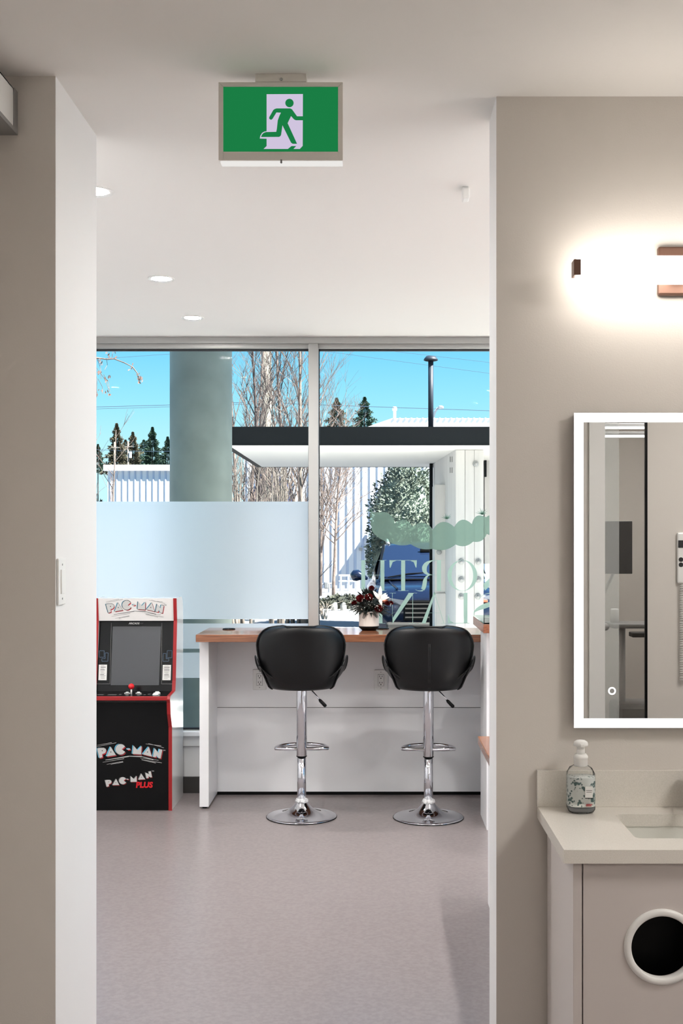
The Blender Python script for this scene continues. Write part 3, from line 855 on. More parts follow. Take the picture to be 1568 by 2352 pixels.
def marqpx(p):
    x, y = lowpx(p); return (291.5+0.885*(x-276.96), 1389.8+0.885*(y-1721.07))
def logo(par, mapf, yplane, cols, third=False, name='logo_letter'):
    cen = {'P': (300, 1700), 'A': (420, 1705), 'C': (530, 1665), '-': (620, 1640), 'M': (725, 1635), 'A2': (860, 1610), 'N': (985, 1570)}
    for kx, poly in LET.items():
        cx = sum(p[0] for p in poly)/len(poly); cy = sum(p[1] for p in poly)/len(poly)
        def T(p, dx=0, dy=0, g=1.0):
            x, y = cx+(p[0]-cx)*g, cy+(p[1]-cy)*g
            if third:
                a = {'P': 0.0, 'A': 0.12, 'C': 0.0, '-': 0.15, 'M': -0.10, 'A2': -0.28, 'N': -0.42}[kx]
                ux, uy = (x-cx)*0.72, (y-cy)*0.68
                x, y = cen[kx][0]+ux*math.cos(a)-uy*math.sin(a), cen[kx][1]+ux*math.sin(a)+uy*math.cos(a)
            q = mapf((x+dx, y+dy)); d = yplane
            return (pX(q[0], d), pZ(q[1], d))
        s = 0.6 if third else 1.0
        fr = obj(name, prism(B(), [T(p) for p in poly], yplane-0.0022, yplane-0.0016), cols[0], par)
        obj('drop_shadow', prism(B(), [T(p, 13*s, 16*s) for p in poly], yplane-0.0008, yplane-0.0002), cols[1], fr)
        obj('drop_shadow', prism(B(), [T(p, -17*s, -6*s) for p in poly], yplane-0.0012, yplane-0.0008), cols[2], fr)
        obj('letter_outline', prism(B(), [T(p, 0, 0, 1.09) for p in poly], yplane-0.0016, yplane-0.0012), M['art_dark'], fr)
        if kx in DOTS:
            dx_, dy_ = DOTS[kx]; r = 9
            obj('letter_dot', prism(B(), [T((dx_+r*math.cos(2*PI*i/10), dy_+r*math.sin(2*PI*i/10))) for i in range(10)], yplane-0.0026, yplane-0.0022), M['art_dark'], fr)
def speed(par, mapf, yplane, m):
    for (x0, y0_, x1, y1_, w) in ((100, 1058, 350, 1012, 6), (95, 1082, 425, 1016, 6), (930, 1035, 1195, 1068, 7), (975, 1026, 1240, 1102, 6), (240, 1312, 640, 1248, 16), (195, 1350, 560, 1288, 7), (262, 1386, 540, 1336, 7), (330, 1386, 545, 1348, 6),
                              (640, 1246, 860, 1252, 18), (860, 1252, 1060, 1306, 16), (840, 1280, 1150, 1316, 6), (860, 1305, 1205, 1360, 7), (860, 1308, 1100, 1362, 7)):
        dx, dy = x1-x0, y1_-y0_; q = math.hypot(dx, dy); nx, ny = -dy/q*w/2, dx/q*w/2
        P4 = [mapf(p) for p in ((x0+nx*0.5, y0_+ny*0.5), (x1+nx, y1_+ny), (x1-nx, y1_-ny), (x0-nx*0.5, y0_-ny*0.5))]
        obj('speed_line', prism(B(), [(pX(a, yplane), pZ(c, yplane)) for a, c in P4], yplane-0.0007, yplane-0.0001), m, par)
low = [c for c in arc.children if c.name.startswith('lower_front')][0]
mq = [c for c in arc.children if c.name.startswith('marquee')][0]
logo(low, lowpx, 7.038, (M['art_grey'], M['art_red'], M['art_cyan'])); speed(low, lowpx, 7.038, M['art_grey'])
logo(low, lowpx, 7.038, (M['art_grey'], M['art_red'], M['art_line']), third=True)
ob = obj('logo_word', text_bm('PLUS', pX(331, 7.038), pZ(1808.5, 7.038), 0.046, 7.0355, 0.0008, 0.12, 0.0022), M['red_ball'], low)
for (x, y) in ((377, 1725), (351, 1772.5)):
    obj('trademark', text_bm('TM', pX(x, 7.038), pZ(y, 7.038), 0.011, 7.0365, 0.0004), M['art_grey'], low)
def slope_fix(o):
    "lay marquee print (built at one depth) onto the sloping marquee face"
    me = o.data; off = wloc(arc)
    for v in me.vertices:
        z = v.co.z+off.z; face = 7.217+(7.199-7.217)*(z-ZM)/(ZT-0.001-ZM)
        d0 = v.co.y+off.y-7.208
        v.co.y = face+d0-off.y
logo(mq, marqpx, 7.208, (M['art_grey'], M['art_red'], M['art_blue'])); speed(mq, marqpx, 7.208, M['art_line'])
obj('trademark', text_bm('TM', pX(380, 7.208), pZ(1391, 7.208), 0.010, 7.2065, 0.0004), M['art_dark'], mq)
for c in mq.children:
    slope_fix(c)
    for g in c.children: slope_fix(g)
# controls
def deckz(y): return 0.690+(0.698-0.690)*(y-6.975)/(7.17-6.975)
jx = pX(301, 7.05); jy = 7.055
js = obj('joystick', tube(B(), [(jx, jy, deckz(jy)), (jx, jy, deckz(jy)+0.035)], 0.0048, 10), M['white_pl'], arc, True)
bb = B(); bmesh.ops.create_uvsphere(bb, u_segments=20, v_segments=14, radius=0.0178, matrix=Matrix.Translation((jx, jy, deckz(jy)+0.047)))
obj('ball_top', bb, M['red_ball'], js, True)
for xx, yy in ((292, 7.085), (318, 7.085)):
    X = pX(xx, 7.085)
    bt = obj('button', lathe(B(), [(0.010, 0), (0.010, 0.006), (0.008, 0.009), (0.0, 0.009)], (X, yy, deckz(yy)), 16), M['white_pl'], arc, True)
    c = B(); box(c, X-0.017, X+0.017, yy-0.003, yy+0.003, deckz(yy), deckz(yy)+0.004)
    obj('deck_mark', c, M['white_pl'], bt)
for xx, yy in ((357, 7.03), (361, 7.075)):
    X = pX(xx, yy)
    obj('button', lathe(B(), [(0.0185, 0), (0.0185, 0.007), (0.013, 0.008), (0.012, 0.014), (0.0, 0.014)], (X, yy, deckz(yy)-0.001), 20), M['white_pl'], arc, True)
for (xa, xb, yy) in ((222, 238, 7.03), (246, 268, 7.03), (272, 279, 7.04), (318, 326, 7.04), (328, 335, 7.03), (338, 346, 7.05), (385, 391, 7.03)):
    c = B(); x0, x1 = pX(xa, yy), pX(xb, yy)
    vs4 = [c.verts.new(q) for q in ((x0, yy, deckz(yy)+0.0006), (x1-0.006, yy, deckz(yy)+0.0006), (x1, yy+0.016, deckz(yy+0.016)+0.0006), (x0+0.006, yy+0.016, deckz(yy+0.016)+0.0006))]
    c.faces.new(vs4)
    obj('deck_print', c, M['art_line'], arc)

# ------------------------------------------------------------------ reception desk at the right, mostly behind the partition
dk = thing('reception_desk', (1.2, 5.4, 0), 'white reception desk with wood ledges partly hidden by the right partition', 'reception desk')
obj('low_front', bx(0.505, 0.535, 3.95, 5.24, 0, 0.705), M['laminate'], dk)
obj('low_end', bx(0.535, 2.3, 5.20, 5.24, 0, 0.705), M['laminate'], dk)
obj('low_top', bx(0.462, 2.3, 3.90, 5.27, 0.705, 0.740, bev=0.003), M['wood'], dk)
obj('tall_front', bx(0.640, 2.3, 6.56, 6.60, 0, 1.118), M['laminate'], dk)
obj('tall_side', bx(0.625, 0.665, 6.56, 6.935, 0, 1.118), M['laminate'], dk)
obj('tall_back', bx(0.64, 2.3, 6.895, 6.935, 0, 1.118), M['laminate'], dk)
obj('ledge', bx(0.585, 2.3, 6.32, 6.985, 1.118, 1.165, bev=0.002), M['wood_dark'], dk)
gm = glassmat('green_edge_glass', (0.80, 0.95, 0.88), 0.25)
obj('glass_cover', bx(0.588, 2.3, 6.325, 6.98, 1.166, 1.174), gm, dk)

# ------------------------------------------------------------------ exit sign on the ceiling
ed = 3.255
ex0, ex1, ez0, ez1 = pX(502, ed), pX(787, ed), pZ(369, ed), pZ(190, ed)
exs = thing('exit_sign', ((ex0+ex1)/2, ed, ez0), 'backlit green running man exit sign hanging from the ceiling', 'exit sign')
obj('canopy', bx(pX(586, ed), pX(704, ed), ed-0.004, ed+0.05, ez1+0.001, HC, bev=0.002), M['sign_metal'], exs)
obj('canopy_screw', lathe(B(), [(0.004, 0), (0.004, 0.002)], (pX(646, ed), ed-0.006, pZ(184, ed)), 10, axis='Y'), M['steel_grey'], exs)
fb = 0.0135
obj('housing', bx(ex0+0.002, ex1-0.002, ed+0.004, ed+0.042, ez0+0.002, ez1-0.002), M['sign_metal'], exs)
def quadprism(pts): return prism(B(), pts, ed-0.004, ed+0.004)
obj('frame_top', quadprism([(ex0, ez1), (ex1, ez1), (ex1-fb, ez1-fb*0.9), (ex0+fb, ez1-fb*0.9)]), M['sign_metal'], exs)
obj('frame_side', quadprism([(ex0, ez1-0.0005), (ex0+fb-0.0005, ez1-fb*0.9-0.0005), (ex0+fb-0.0005, ez0), (ex0, ez0)]), M['sign_metal'], exs)
obj('frame_side', quadprism([(ex1, ez1-0.0005), (ex1-fb+0.0005, ez1-fb*0.9-0.0005), (ex1-fb+0.0005, ez0), (ex1, ez0)]), M['sign_metal'], exs)
obj('frame_bottom', quadprism([(ex0+fb, ez0), (ex1-fb, ez0), (ex1-fb, ez0+0.0235), (ex0+fb, ez0+0.0235)]), M['sign_metal'], exs)
obj('lower_edge', bx(ex0+0.004, ex1-0.001, ed+0.002, ed+0.040, ez0-0.004, ez0+0.002, bev=0.001), M['clear_edge'], exs)
for zq in (ez0-0.001, ez0-0.006):
    obj('screw', lathe(B(), [(0.003, 0), (0.003, 0.004)], (pX(646, ed), ed-0.006, zq), 10, axis='Y'), M['steel_grey'], exs)
pn = obj('lit_panel', bx(ex0+fb-0.001, ex1-fb+0.001, ed-0.001, ed+0.003, ez0+0.022, ez1-fb*0.9+0.001), M['exit_green'], exs)
def E(p): return (pX(470+p[0]/4.48, ed), pZ(150+p[1]/4.48, ed))
door = [(637, 300), (1010, 298), (1008, 830), (978, 862), (914, 862), (942, 832), (893, 832), (855, 862), (607, 862), (637, 833), (637, 757), (567, 755), (572, 728), (590, 698), (612, 685), (637, 680)]
obj('door_symbol', prism(B(), [E(p) for p in door], ed-0.0018, ed-0.001), M['exit_white'], pn)
man = [(720, 453), (740, 447), (880, 447), (898, 456), (950, 528), (1010, 528), (1010, 568), (938, 568), (920, 560), (888, 525), (853, 598), (950, 810), (905, 810), (888, 798), (800, 620), (786, 718), (778, 732), (765, 739), (580, 740), (590, 716), (608, 698), (632, 690), (736, 688), (742, 660), (752, 570), (768, 525), (785, 490), (738, 488), (700, 550), (690, 561), (676, 562), (664, 552), (664, 538), (705, 465)]
obj('running_figure', prism(B(), [E(p) for p in man], ed-0.0026, ed-0.0018), M['exit_green'], pn)
obj('figure_head', prism(B(), [E((872+43*math.cos(2*PI*i/24), 391+43*math.sin(2*PI*i/24))) for i in range(24)], ed-0.0026, ed-0.0018), M['exit_green'], pn)

# ------------------------------------------------------------------ downlights
def downlight(x, y, label, r=0.0665, m='lens', group='recessed ceiling downlights'):
    t = thing('downlight', (x, y, HC-0.006), label, 'downlight', group)
    b = B(); lathe(b, [(r*0.72, 0.004), (r*0.98, 0.000), (r, 0.002), (r, 0.006)], (x, y, HC-0.006), 36)
    for f in [f for f in b.faces if len(f.verts) > 4]: b.faces.remove(f)
    obj('trim_ring', b, M['white_pl'], t, True)
    obj('lens', lathe(B(), [(r*0.70, 0.003), (r*0.70, 0.0055)], (x, y, HC-0.006), 32), M[m], t)
    return t
downlight(-1.032, 4.345, 'recessed ceiling downlight cut off by the left wall edge')
downlight(-1.052, 5.80, 'middle recessed ceiling downlight of the row by the left wall')
downlight(-1.055, 6.82, 'recessed ceiling downlight nearest the window')
for (x, y) in ((0.95, 4.1), (0.98, 5.0), (0.98, 5.9), (1.0, 6.7), (-2.2, 5.2), (2.4, 5.2)):  # unseen downlights added to brighten the lobby
    downlight(x, y, 'added recessed ceiling downlight brightening the lobby outside the doorway view', group='added lobby downlights out of view')
cs = thing('ceiling_box', (pX(1069, 4.3), 4.3, HC-0.075), 'small white made-up box in place of a pale reflection on the lobby ceiling near the right partition', 'made-up box')
obj('body', bx(pX(1061, 4.3), pX(1078, 4.3), 4.28, 4.34, HC-0.045, HC-0.004, bev=0.006), M['white_pl'], cs)  # made-up white box where the ceiling only carries a pale reflection
obj('mounting_plate', bx(pX(1062, 4.3), pX(1076, 4.3), 4.29, 4.35, HC-0.004, HC), M['white_pl'], cs)

# ------------------------------------------------------------------ light switch on the wall end
sy, sz = 3.315, pZ(1336, 3.31)
sw = thing('light_switch', (XL, sy, sz-0.064), 'white light switch plate on the end of the left wall', 'light switch')
obj('plate', bx(XL, XL+0.007, sy-0.038, sy+0.038, sz-0.066, sz+0.066, bev=0.003), M['white_pl'], sw)
obj('rocker', bx(XL+0.006, XL+0.010, sy-0.017, sy+0.017, sz-0.034, sz+0.034, bev=0.001), M['white_pl'], sw)
for s in (-1, 1):
    obj('screw', lathe(B(), [(0.003, 0), (0.003, 0.0012)], (XL+0.0068, sy, sz+s*0.048), 8, axis='X'), M['steel_grey'], sw)

# ------------------------------------------------------------------ valance box at the upper left
vb = thing('door_track_cover', (-1.05, 2.4, pZ(310, 3.265)), 'pale metal track cover box high on the left, below the ceiling', 'track cover')
vz0, vz1, vx = pZ(310, 3.265), pZ(211, 3.265), pX(40, 3.265)
obj('face_panel', bx(vx-0.010, vx-0.003, 1.2, 3.235, vz0+0.012, vz1), M['white_pl'], vb)
obj('end_cap', bx(-1.10, vx, 3.235, 3.268, vz0, vz1), M['steel_grey'], vb)
obj('bottom_rail', bx(-1.10, vx, 1.2, 3.235, vz0, vz0+0.012), M['steel_grey'], vb)
obj('top_rail', bx(-1.10, vx-0.003, 1.2, 3.235, vz1-0.004, vz1), M['sign_metal'], vb)

# ------------------------------------------------------------------ vanity
VT = 0.847; VB = VT-0.034; VL, VRt, VF = 0.472, 1.30, 2.93
vt = thing('vanity_cabinet', ((VL+VRt)/2, 3.18, 0), 'pale vanity cabinet with a round waste hole in its door', 'vanity')
CL, CR, CF = 0.499, 1.275, 2.955
obj('side_panel', bx(CL, CL+0.022, CF, YR0-0.022, 0, VB, bev=0.001), M['cab'], vt)
obj('side_panel', bx(CR-0.022, CR, CF, YR0-0.022, 0, VB, bev=0.001), M['cab'], vt)
obj('back_panel', bx(CL+0.022, CR-0.022, 3.38, YR0-0.022, 0.08, VB), M['cab'], vt)
obj('bottom_panel', bx(CL+0.022, CR-0.022, CF+0.03, 3.38, 0.08, 0.10), M['cab'], vt)
obj('toe_kick', bx(CL+0.022, CR-0.022, CF+0.05, CF+0.065, 0, 0.08), M['cab'], vt)
hx, hz, hr = pX(1520, CF), pZ(2175, CF), 0.079
def door_with_hole(x0, x1, z0, z1, yf, yb, cx, cz_, r, n=64):
    b = B(); L = {}
    for yy in (yf, yb):
        inn, out = [], []
        for i in range(n):
            a = 2*PI*(i+0.5)/n; c, s = math.cos(a), math.sin(a)
            inn.append(b.verts.new((cx+r*c, yy, cz_+r*s)))
            t = min(((x1-cx)/c if c > 0 else (x0-cx)/c) if abs(c) > 1e-6 else 1e9, ((z1-cz_)/s if s > 0 else (z0-cz_)/s) if abs(s) > 1e-6 else 1e9)
            out.append(b.verts.new((cx+t*c, yy, cz_+t*s)))
        L[yy] = (inn, out)
        for i in range(n):
            j = (i+1) % n
            b.faces.new((inn[i], inn[j], out[j], out[i]))
        for (X, Z) in ((x0, z0), (x1, z0), (x1, z1), (x0, z1)):
            a = math.atan2(Z-cz_, X-cx) % (2*PI); i = int(a/(2*PI)*n-0.5) % n
            b.faces.new((out[i], out[(i+1) % n], b.verts.new((X, yy, Z))))
    for i in range(n):
        j = (i+1) % n
        b.faces.new((L[yf][0][i], L[yb][0][i], L[yb][0][j], L[yf][0][j]))
        b.faces.new((L[yf][1][i], L[yf][1][j], L[yb][1][j], L[yb][1][i]))
    return b
dr = obj('door', door_with_hole(CL+0.0255, 0.948, 0.085, VB-0.004, CF+0.001, CF+0.019, hx, hz, hr), M['cab'], vt)
rg = B()
prf = [(0.078, 0.012), (0.078, -0.004), (0.081, -0.007), (0.090, -0.007), (0.095, -0.004), (0.096, 0.0015)]
rings = []
for r, h in prf:
    rings.append([rg.verts.new((hx+r*math.cos(2*PI*i/56), CF+h, hz+r*math.sin(2*PI*i/56))) for i in range(56)])
for a, c in zip(rings, rings[1:]):
    for i in range(56): rg.faces.new((a[i], a[(i+1) % 56], c[(i+1) % 56], c[i]))
tag(obj('waste_ring', rg, M['white_pl'], dr, True), 'white round ring lining the waste hole')
obj('door', bx(0.951, CR-0.0255, CF+0.001, CF+0.019, 0.085, VB-0.004), M['cab'], vt)
obj('inner_liner', bx(CL+0.024, 0.955, CF+0.10, CF+0.112, 0.102, VB-0.02), M['black'], vt)
lb = B()
box(lb, CL+0.024, CL+0.03, CF+0.022, CF+0.1, 0.102, VB-0.02); box(lb, 0.949, 0.955, CF+0.022, CF+0.1, 0.102, VB-0.02)
box(lb, CL+0.03, 0.949, CF+0.022, CF+0.1, VB-0.03, VB-0.02); box(lb, CL+0.03, 0.949, CF+0.022, CF+0.1, 0.102, 0.108)
obj('inner_liner', lb, M['black'], vt)
# quartz top with sink cut-out
tp_ = thing('quartz_worktop', ((VL+VRt)/2, 3.18, VB), 'pale quartz vanity top with backsplash and undermount basin', 'worktop')
sx0, sx1, sy0, sy1 = 0.676, 1.098, 3.045, 3.312
def slab_hole(x0, x1, y0_, y1_, z0, z1, a0, a1, b0, b1, rc=0.02, n=6):
    b = B()
    hole = []
    for (cx, cy, st) in ((a1-rc, b1-rc, 0), (a0+rc, b1-rc, PI/2), (a0+rc, b0+rc, PI), (a1-rc, b0+rc, 1.5*PI)):
        for i in range(n+1):
            a = st+PI/2*i/n; hole.append((cx+rc*math.cos(a), cy+rc*math.sin(a)))
    m = len(hole); ccx, ccy = (a0+a1)/2, (b0+b1)/2
    outc = [(x1, y1_), (x0, y1_), (x0, y0_), (x1, y0_)]
    for zz_ in (z0, z1):
        hv = [b.verts.new((x, y, zz_)) for x, y in hole]; ov = [b.verts.new((x, y, zz_)) for x, y in outc]
        for q in range(4):
            seg_ = hv[q*(n+1):(q+1)*(n+1)]
            for i in range(n): b.faces.new((ov[q], seg_[i], seg_[i+1]))
            nx_ = hv[((q+1)*(n+1)) % m]
            b.faces.new((ov[q], seg_[-1], nx_, ov[(q+1) % 4]))
        if zz_ == z0: H0, O0 = hv, ov
        else: H1, O1 = hv, ov
    for i in range(m): b.faces.new((H0[i], H0[(i+1) % m], H1[(i+1) % m], H1[i]))
    for i in range(4): b.faces.new((O0[i], O1[i], O1[(i+1) % 4], O0[(i+1) % 4]))
    return b
obj('slab', slab_hole(VL, VRt, VF, YR0-0.001, VB, VT, sx0, sx1, sy0, sy1), M['quartz'], tp_)
obj('backsplash', bx(VL-0.002, VRt, YR0-0.020, YR0-0.001, VT, VT+0.106, bev=0.001), M['quartz'], tp_)
bs = B()
box(bs, sx0-0.008, sx1+0.008, sy0-0.008, sy1+0.008, VB-0.135, VB-0.125)
for (a, c, d_, e_) in ((sx0-0.012, sx0-0.004, sy0-0.012, sy1+0.012), (sx1+0.004, sx1+0.012, sy0-0.012, sy1+0.012), (sx0-0.004, sx1+0.004, sy0-0.012, sy0-0.004), (sx0-0.004, sx1+0.004, sy1+0.004, sy1+0.012)):
    box(bs, a, c, d_, e_, VB-0.13, VB-0.0005)
bo = obj('basin', bs, M['ceramic'], tp_)
obj('drain', lathe(B(), [(0.022, 0), (0.022, 0.002), (0.016, 0.003), (0.0, 0.003)], ((sx0+sx1)/2, (sy0+sy1)/2, VB-0.125), 20), M['bronze'], bo)
fa = thing('basin_faucet', (0.905, 3.36, VT), 'bronze single basin faucet at the right edge of the picture', 'faucet')
obj('body', lathe(B(), [(0.027, 0), (0.027, 0.006), (0.021, 0.01), (0.020, 0.11), (0.017, 0.116), (0.0, 0.117)], (0.908, 3.355, VT), 24), M['bronze'], fa, True)
obj('spout', tube(B(), [(0.908, 3.345, VT+0.075), (0.908, 3.29, VT+0.095), (0.908, 3.235, VT+0.090), (0.908, 3.222, VT+0.070)], 0.011, 12), M['bronze'], fa, True)
obj('handle', bx(0.902, 0.914, 3.30, 3.36, VT+0.118, VT+0.126, bev=0.003), M['bronze'], fa)
# soap bottle
bxx, byy = pX(1333.5, 3.34), 3.342
so = thing('soap_bottle', (bxx, byy, VT), 'clear foaming soap pump bottle with leafy label and white pump', 'soap bottle')
def sq_lathe(bm, prof, c, seg=40, e=4.0):
    rings = []
    for r, h in prof:
        ring = []
        for i in range(seg):
            a = 2*PI*i/seg; cx, sx = math.cos(a), math.sin(a)
            q = (abs(cx)**e+abs(sx)**e)**(-1/e) if e else 1.0
            q = min(q, 1.12)
            ring.append(bm.verts.new(Vector(c)+Vector((r*q*cx*0.98, r*q*sx*0.85, h))))
        rings.append(ring)
    for a, b_ in zip(rings, rings[1:]):
        for i in range(seg): bm.faces.new((a[i], a[(i+1) % seg], b_[(i+1) % seg], b_[i]))
    bm.faces.new(rings[0][::-1]); bm.faces.new(rings[-1]); return bm
M['soapglass'] = glassmat('clear_bottle_plastic', (0.96, 0.97, 0.97), 0.12, 0.05)
M['liquid'] = mat('grey_liquid', (128, 130, 134), 0.2)
lm = bpy.data.materials.new('leafy_label'); lm.use_nodes = True
n_, l_ = lm.node_tree.nodes, lm.node_tree.links; pb = n_['Principled BSDF']; pb.inputs['Roughness'].default_value = 0.4
tc_ = n_.new('ShaderNodeTexCoord'); vo = n_.new('ShaderNodeTexVoronoi'); vo.inputs['Scale'].default_value = 140; vo.feature = 'SMOOTH_F1'
nz_ = n_.new('ShaderNodeTexNoise'); nz_.inputs['Scale'].default_value = 34; nz_.inputs['Detail'].default_value = 3
ad = n_.new('ShaderNodeMath'); ad.operation = 'MULTIPLY_ADD'; ad.inputs[1].default_value = 0.55
rp = n_.new('ShaderNodeValToRGB'); rp.color_ramp.interpolation = 'LINEAR'
rp.color_ramp.elements[0].position = 0.63; rp.color_ramp.elements[0].color = (*lin((88, 112, 112)), 1)
rp.color_ramp.elements[1].position = 0.70; rp.color_ramp.elements[1].color = (*lin((222, 226, 224)), 1)
l_.new(tc_.outputs['Object'], vo.inputs['Vector']); l_.new(tc_.outputs['Object'], nz_.inputs['Vector'])
l_.new(vo.outputs['Distance'], ad.inputs[0]); l_.new(nz_.outputs['Fac'], ad.inputs[2]); l_.new(ad.outputs[0], rp.inputs[0]); l_.new(rp.outputs[0], pb.inputs['Base Color'])
bo_ = obj('bottle_body', sq_lathe(B(), [(0.030, 0.0), (0.036, 0.003), (0.0395, 0.010), (0.0400, 0.10), (0.0385, 0.112), (0.031, 0.126), (0.022, 0.131), (0.020, 0.133)], (bxx, byy, VT+0.0005)), M['soapglass'], so, True)
obj('liquid', sq_lathe(B(), [(0.029, 0.002), (0.035, 0.006), (0.0378, 0.012), (0.0378, 0.018)], (bxx, byy, VT+0.0005)), M['liquid'], bo_, True)
obj('label_wrap', sq_lathe(B(), [(0.0392, 0.019), (0.0396, 0.020), (0.0396, 0.100), (0.0392, 0.101)], (bxx, byy, VT+0.0005)), lm, bo_, True)
yl = byy-0.0372
obj('label_panel', bx(bxx+0.006, bxx+0.027, yl-0.0012, yl+0.002, VT+0.048, VT+0.080), M['card'], bo_)
for (za, zb, xa, xb, mm) in ((0.063, 0.0645, 0.009, 0.024, 'art_line'), (0.068, 0.0695, 0.008, 0.025, 'art_line'), (0.046, 0.0472, 0.006, 0.027, 'art_dark'), (0.028, 0.0295, 0.009, 0.026, 'art_red'), (0.0245, 0.026, 0.008, 0.024, 'art_red')):
    obj('label_print', bx(bxx+xa, bxx+xb, yl-0.0016, yl+0.002, VT+za, VT+zb), M[mm], bo_)
pm = obj('pump_collar', lathe(B(), [(0.019, 0.131), (0.0195, 0.133), (0.0195, 0.152), (0.0205, 0.153), (0.0205, 0.158), (0.016, 0.165)], (bxx, byy, VT), 28), M['white_pl'], so, True)
obj('pump_stem', lathe(B(), [(0.012, 0.16), (0.0115, 0.19)], (bxx, byy, VT), 24), M['white_pl'], so, True)
obj('pump_head', lathe(B(), [(0.011, 0.185), (0.0205, 0.188), (0.0208, 0.193), (0.019, 0.199), (0.012, 0.2035), (0.0, 0.205)], (bxx, byy, VT), 28), M['white_pl'], so, True)
obj('nozzle', bx(bxx-0.006, bxx+0.006, byy-0.030, byy-0.008, VT+0.188, VT+0.197, bev=0.002), M['white_pl'], so)

# ------------------------------------------------------------------ lit mirror
md = YR0-0.033
mx0, mx1, mz0, mz1 = pX(1317.5, md), pX(1317.5, md)+0.61, pZ(1672, md), pZ(948, md)
mir = thing('lit_mirror', ((mx0+mx1)/2, YR0-0.02, mz0), 'rectangular wall mirror with glowing white LED border', 'mirror')
obj('housing', bx(mx0+0.004, mx1-0.004, md+0.003, YR0, mz0+0.004, mz1-0.004), M['steel_grey'], mir)
gl = obj('mirror_glass', bx(mx0, mx1, md, md+0.004, mz0, mz1), M['mirror'], mir)
bw = 0.0275
for nm, a in (('led_border', (mx0+0.0005, mx0+bw, mz0+0.0005, mz1-0.0005)), ('led_border', (mx1-bw, mx1-0.0005, mz0+0.0005, mz1-0.0005)), ('led_border', (mx0+bw, mx1-bw, mz1-bw, mz1-0.0005)), ('led_border', (mx0+bw, mx1-bw, mz0+0.0005, mz0+bw))):
    obj(nm, bx(a[0], a[1], md-0.0006, md+0.001, a[2], a[3]), M['led'], gl)
tag(obj('touch_ring', ring_plate(B(), pX(1405, md), pZ(1587, md), 0.0072, 0.0112, md-0.0006, md-0.0001, 28), M['led'], gl), 'small glowing ring')

# ------------------------------------------------------------------ vanity light
lz_ = pZ(620, 3.32); lcx = (mx0+mx1)/2
vl = thing('vanity_light', (lcx, YR0, lz_-0.07), 'bronze vanity wall light with long lit opal glass bar above the mirror', 'wall light')
obj('back_plate', bx(pX(1511, YR0-0.02), 2*lcx-pX(1511, YR0-0.02), YR0-0.022, YR0, pZ(678, 3.4), pZ(566, 3.4), bev=0.006), M['bronze'], vl)
obj('arm', bx(lcx-0.02, lcx+0.02, YR0-0.075, YR0-0.02, lz_-0.02, lz_+0.02), M['bronze'], vl)
tx0 = pX(1322, 3.32); tx1 = 2*lcx-tx0
obj('glass_bar', bx(tx0, tx1, YR0-0.125, YR0-0.068, lz_-0.037, lz_+0.037, bev=0.012, seg=4), M['tube'], vl, True)
ex = pX(1312.5, 3.33)
for s in (0, 1):
    x0, x1 = (ex, tx0+0.010) if s == 0 else (tx1-0.010, 2*lcx-ex)
    obj('end_cap', bx(x0, x1, YR0-0.128, YR0-0.085, lz_-0.020, lz_+0.024, bev=0.001), M['bronze'], vl)

# ------------------------------------------------------------------ what the mirror shows: glass-door wall and treatment room
YB = 0.60; DV = 2*md-YB
def mX(x, D=DV): return pX(x, D)
struct('wall_opposite_1', bx(0.92, mX(1352), YB-0.15, YB, 0, HC), M['wall'])
struct('wall_opposite_2', bx(mX(1486), 3.4, YB-0.03, YB, 0, HC), M['wall'])
struct('wall_opposite_3', bx(0.92, 1.05, -3.0, YB-0.15, 0, HC), M['wall'])
struct('trim_8', bx(mX(1352), mX(1388), YB-0.16, YB+0.012, 0, HC), M['white_pl'])
struct('trim_9', bx(mX(1480.5), mX(1486), YB-0.012, YB+0.005, 0, HC), M['black'])
dg = thing('door_1', (mX(1434), YB-0.07, 0), None, None); dg['kind'] = 'structure'
obj('glass_panel', bx(mX(1388), mX(1427), YB-0.072, YB-0.062, 0.01, HC-0.01), filmmat('door_glass_haze', (252, 254, 254), 0.80, 0.4), dg)
obj('lock_dial', lathe(B(), [(0.020, 0), (0.020, 0.012), (0.012, 0.02), (0.0, 0.02)], (mX(1394), YB-0.058, pZ(1441, DV)), 20, axis='Y'), M['steel_grey'], dg, True)
ph = thing('wall_phone', (mX(1572), YB, pZ(1342, DV)), 'white wall phone handset with coiled cord, seen at the mirror edge', 'phone')
obj('cradle', bx(mX(1553), mX(1595), YB, YB+0.02, pZ(1340, DV), pZ(1223, DV), bev=0.008), M['white_pl'], ph)
obj('screen', bx(mX(1555), mX(1580), YB+0.018, YB+0.022, pZ(1258, DV), pZ(1241, DV)), M['grey_slot'], ph)
obj('keypad', lathe(B(), [(0.012, 0), (0.012, 0.004)], (mX(1561), YB+0.018, pZ(1285, DV)), 14, axis='Y'), M['grey_slot'], ph)
obj('keypad', lathe(B(), [(0.012, 0), (0.012, 0.004)], (mX(1561), YB+0.018, pZ(1297, DV)), 14, axis='Y'), M['grey_slot'], ph)
hl = []
za, zb = pZ(1342, DV), pZ(1563, DV)
for i in range(420):
    t = i/419; a = t*2*PI*42
    hl.append((mX(1565)+0.012*math.cos(a), YB+0.016+0.012*math.sin(a), za+(zb-za)*t))
obj('coiled_cord', tube(B(), hl, 0.0028, 5), M['white_pl'], ph, True)
def inmir(x, y, D):
    "point seen in the mirror at pixel x, y with the reflected depth D"
    return Vector((pX(x, D), 2*md-D, pZ(y, D)))
mo = thing('wall_monitor', inmir(1410, 1330, 7.6), 'dark monitor on an arm in the treatment room, seen in the mirror', 'monitor')
a, c = inmir(1330, 1318, 7.6), inmir(1452, 1197, 7.6)
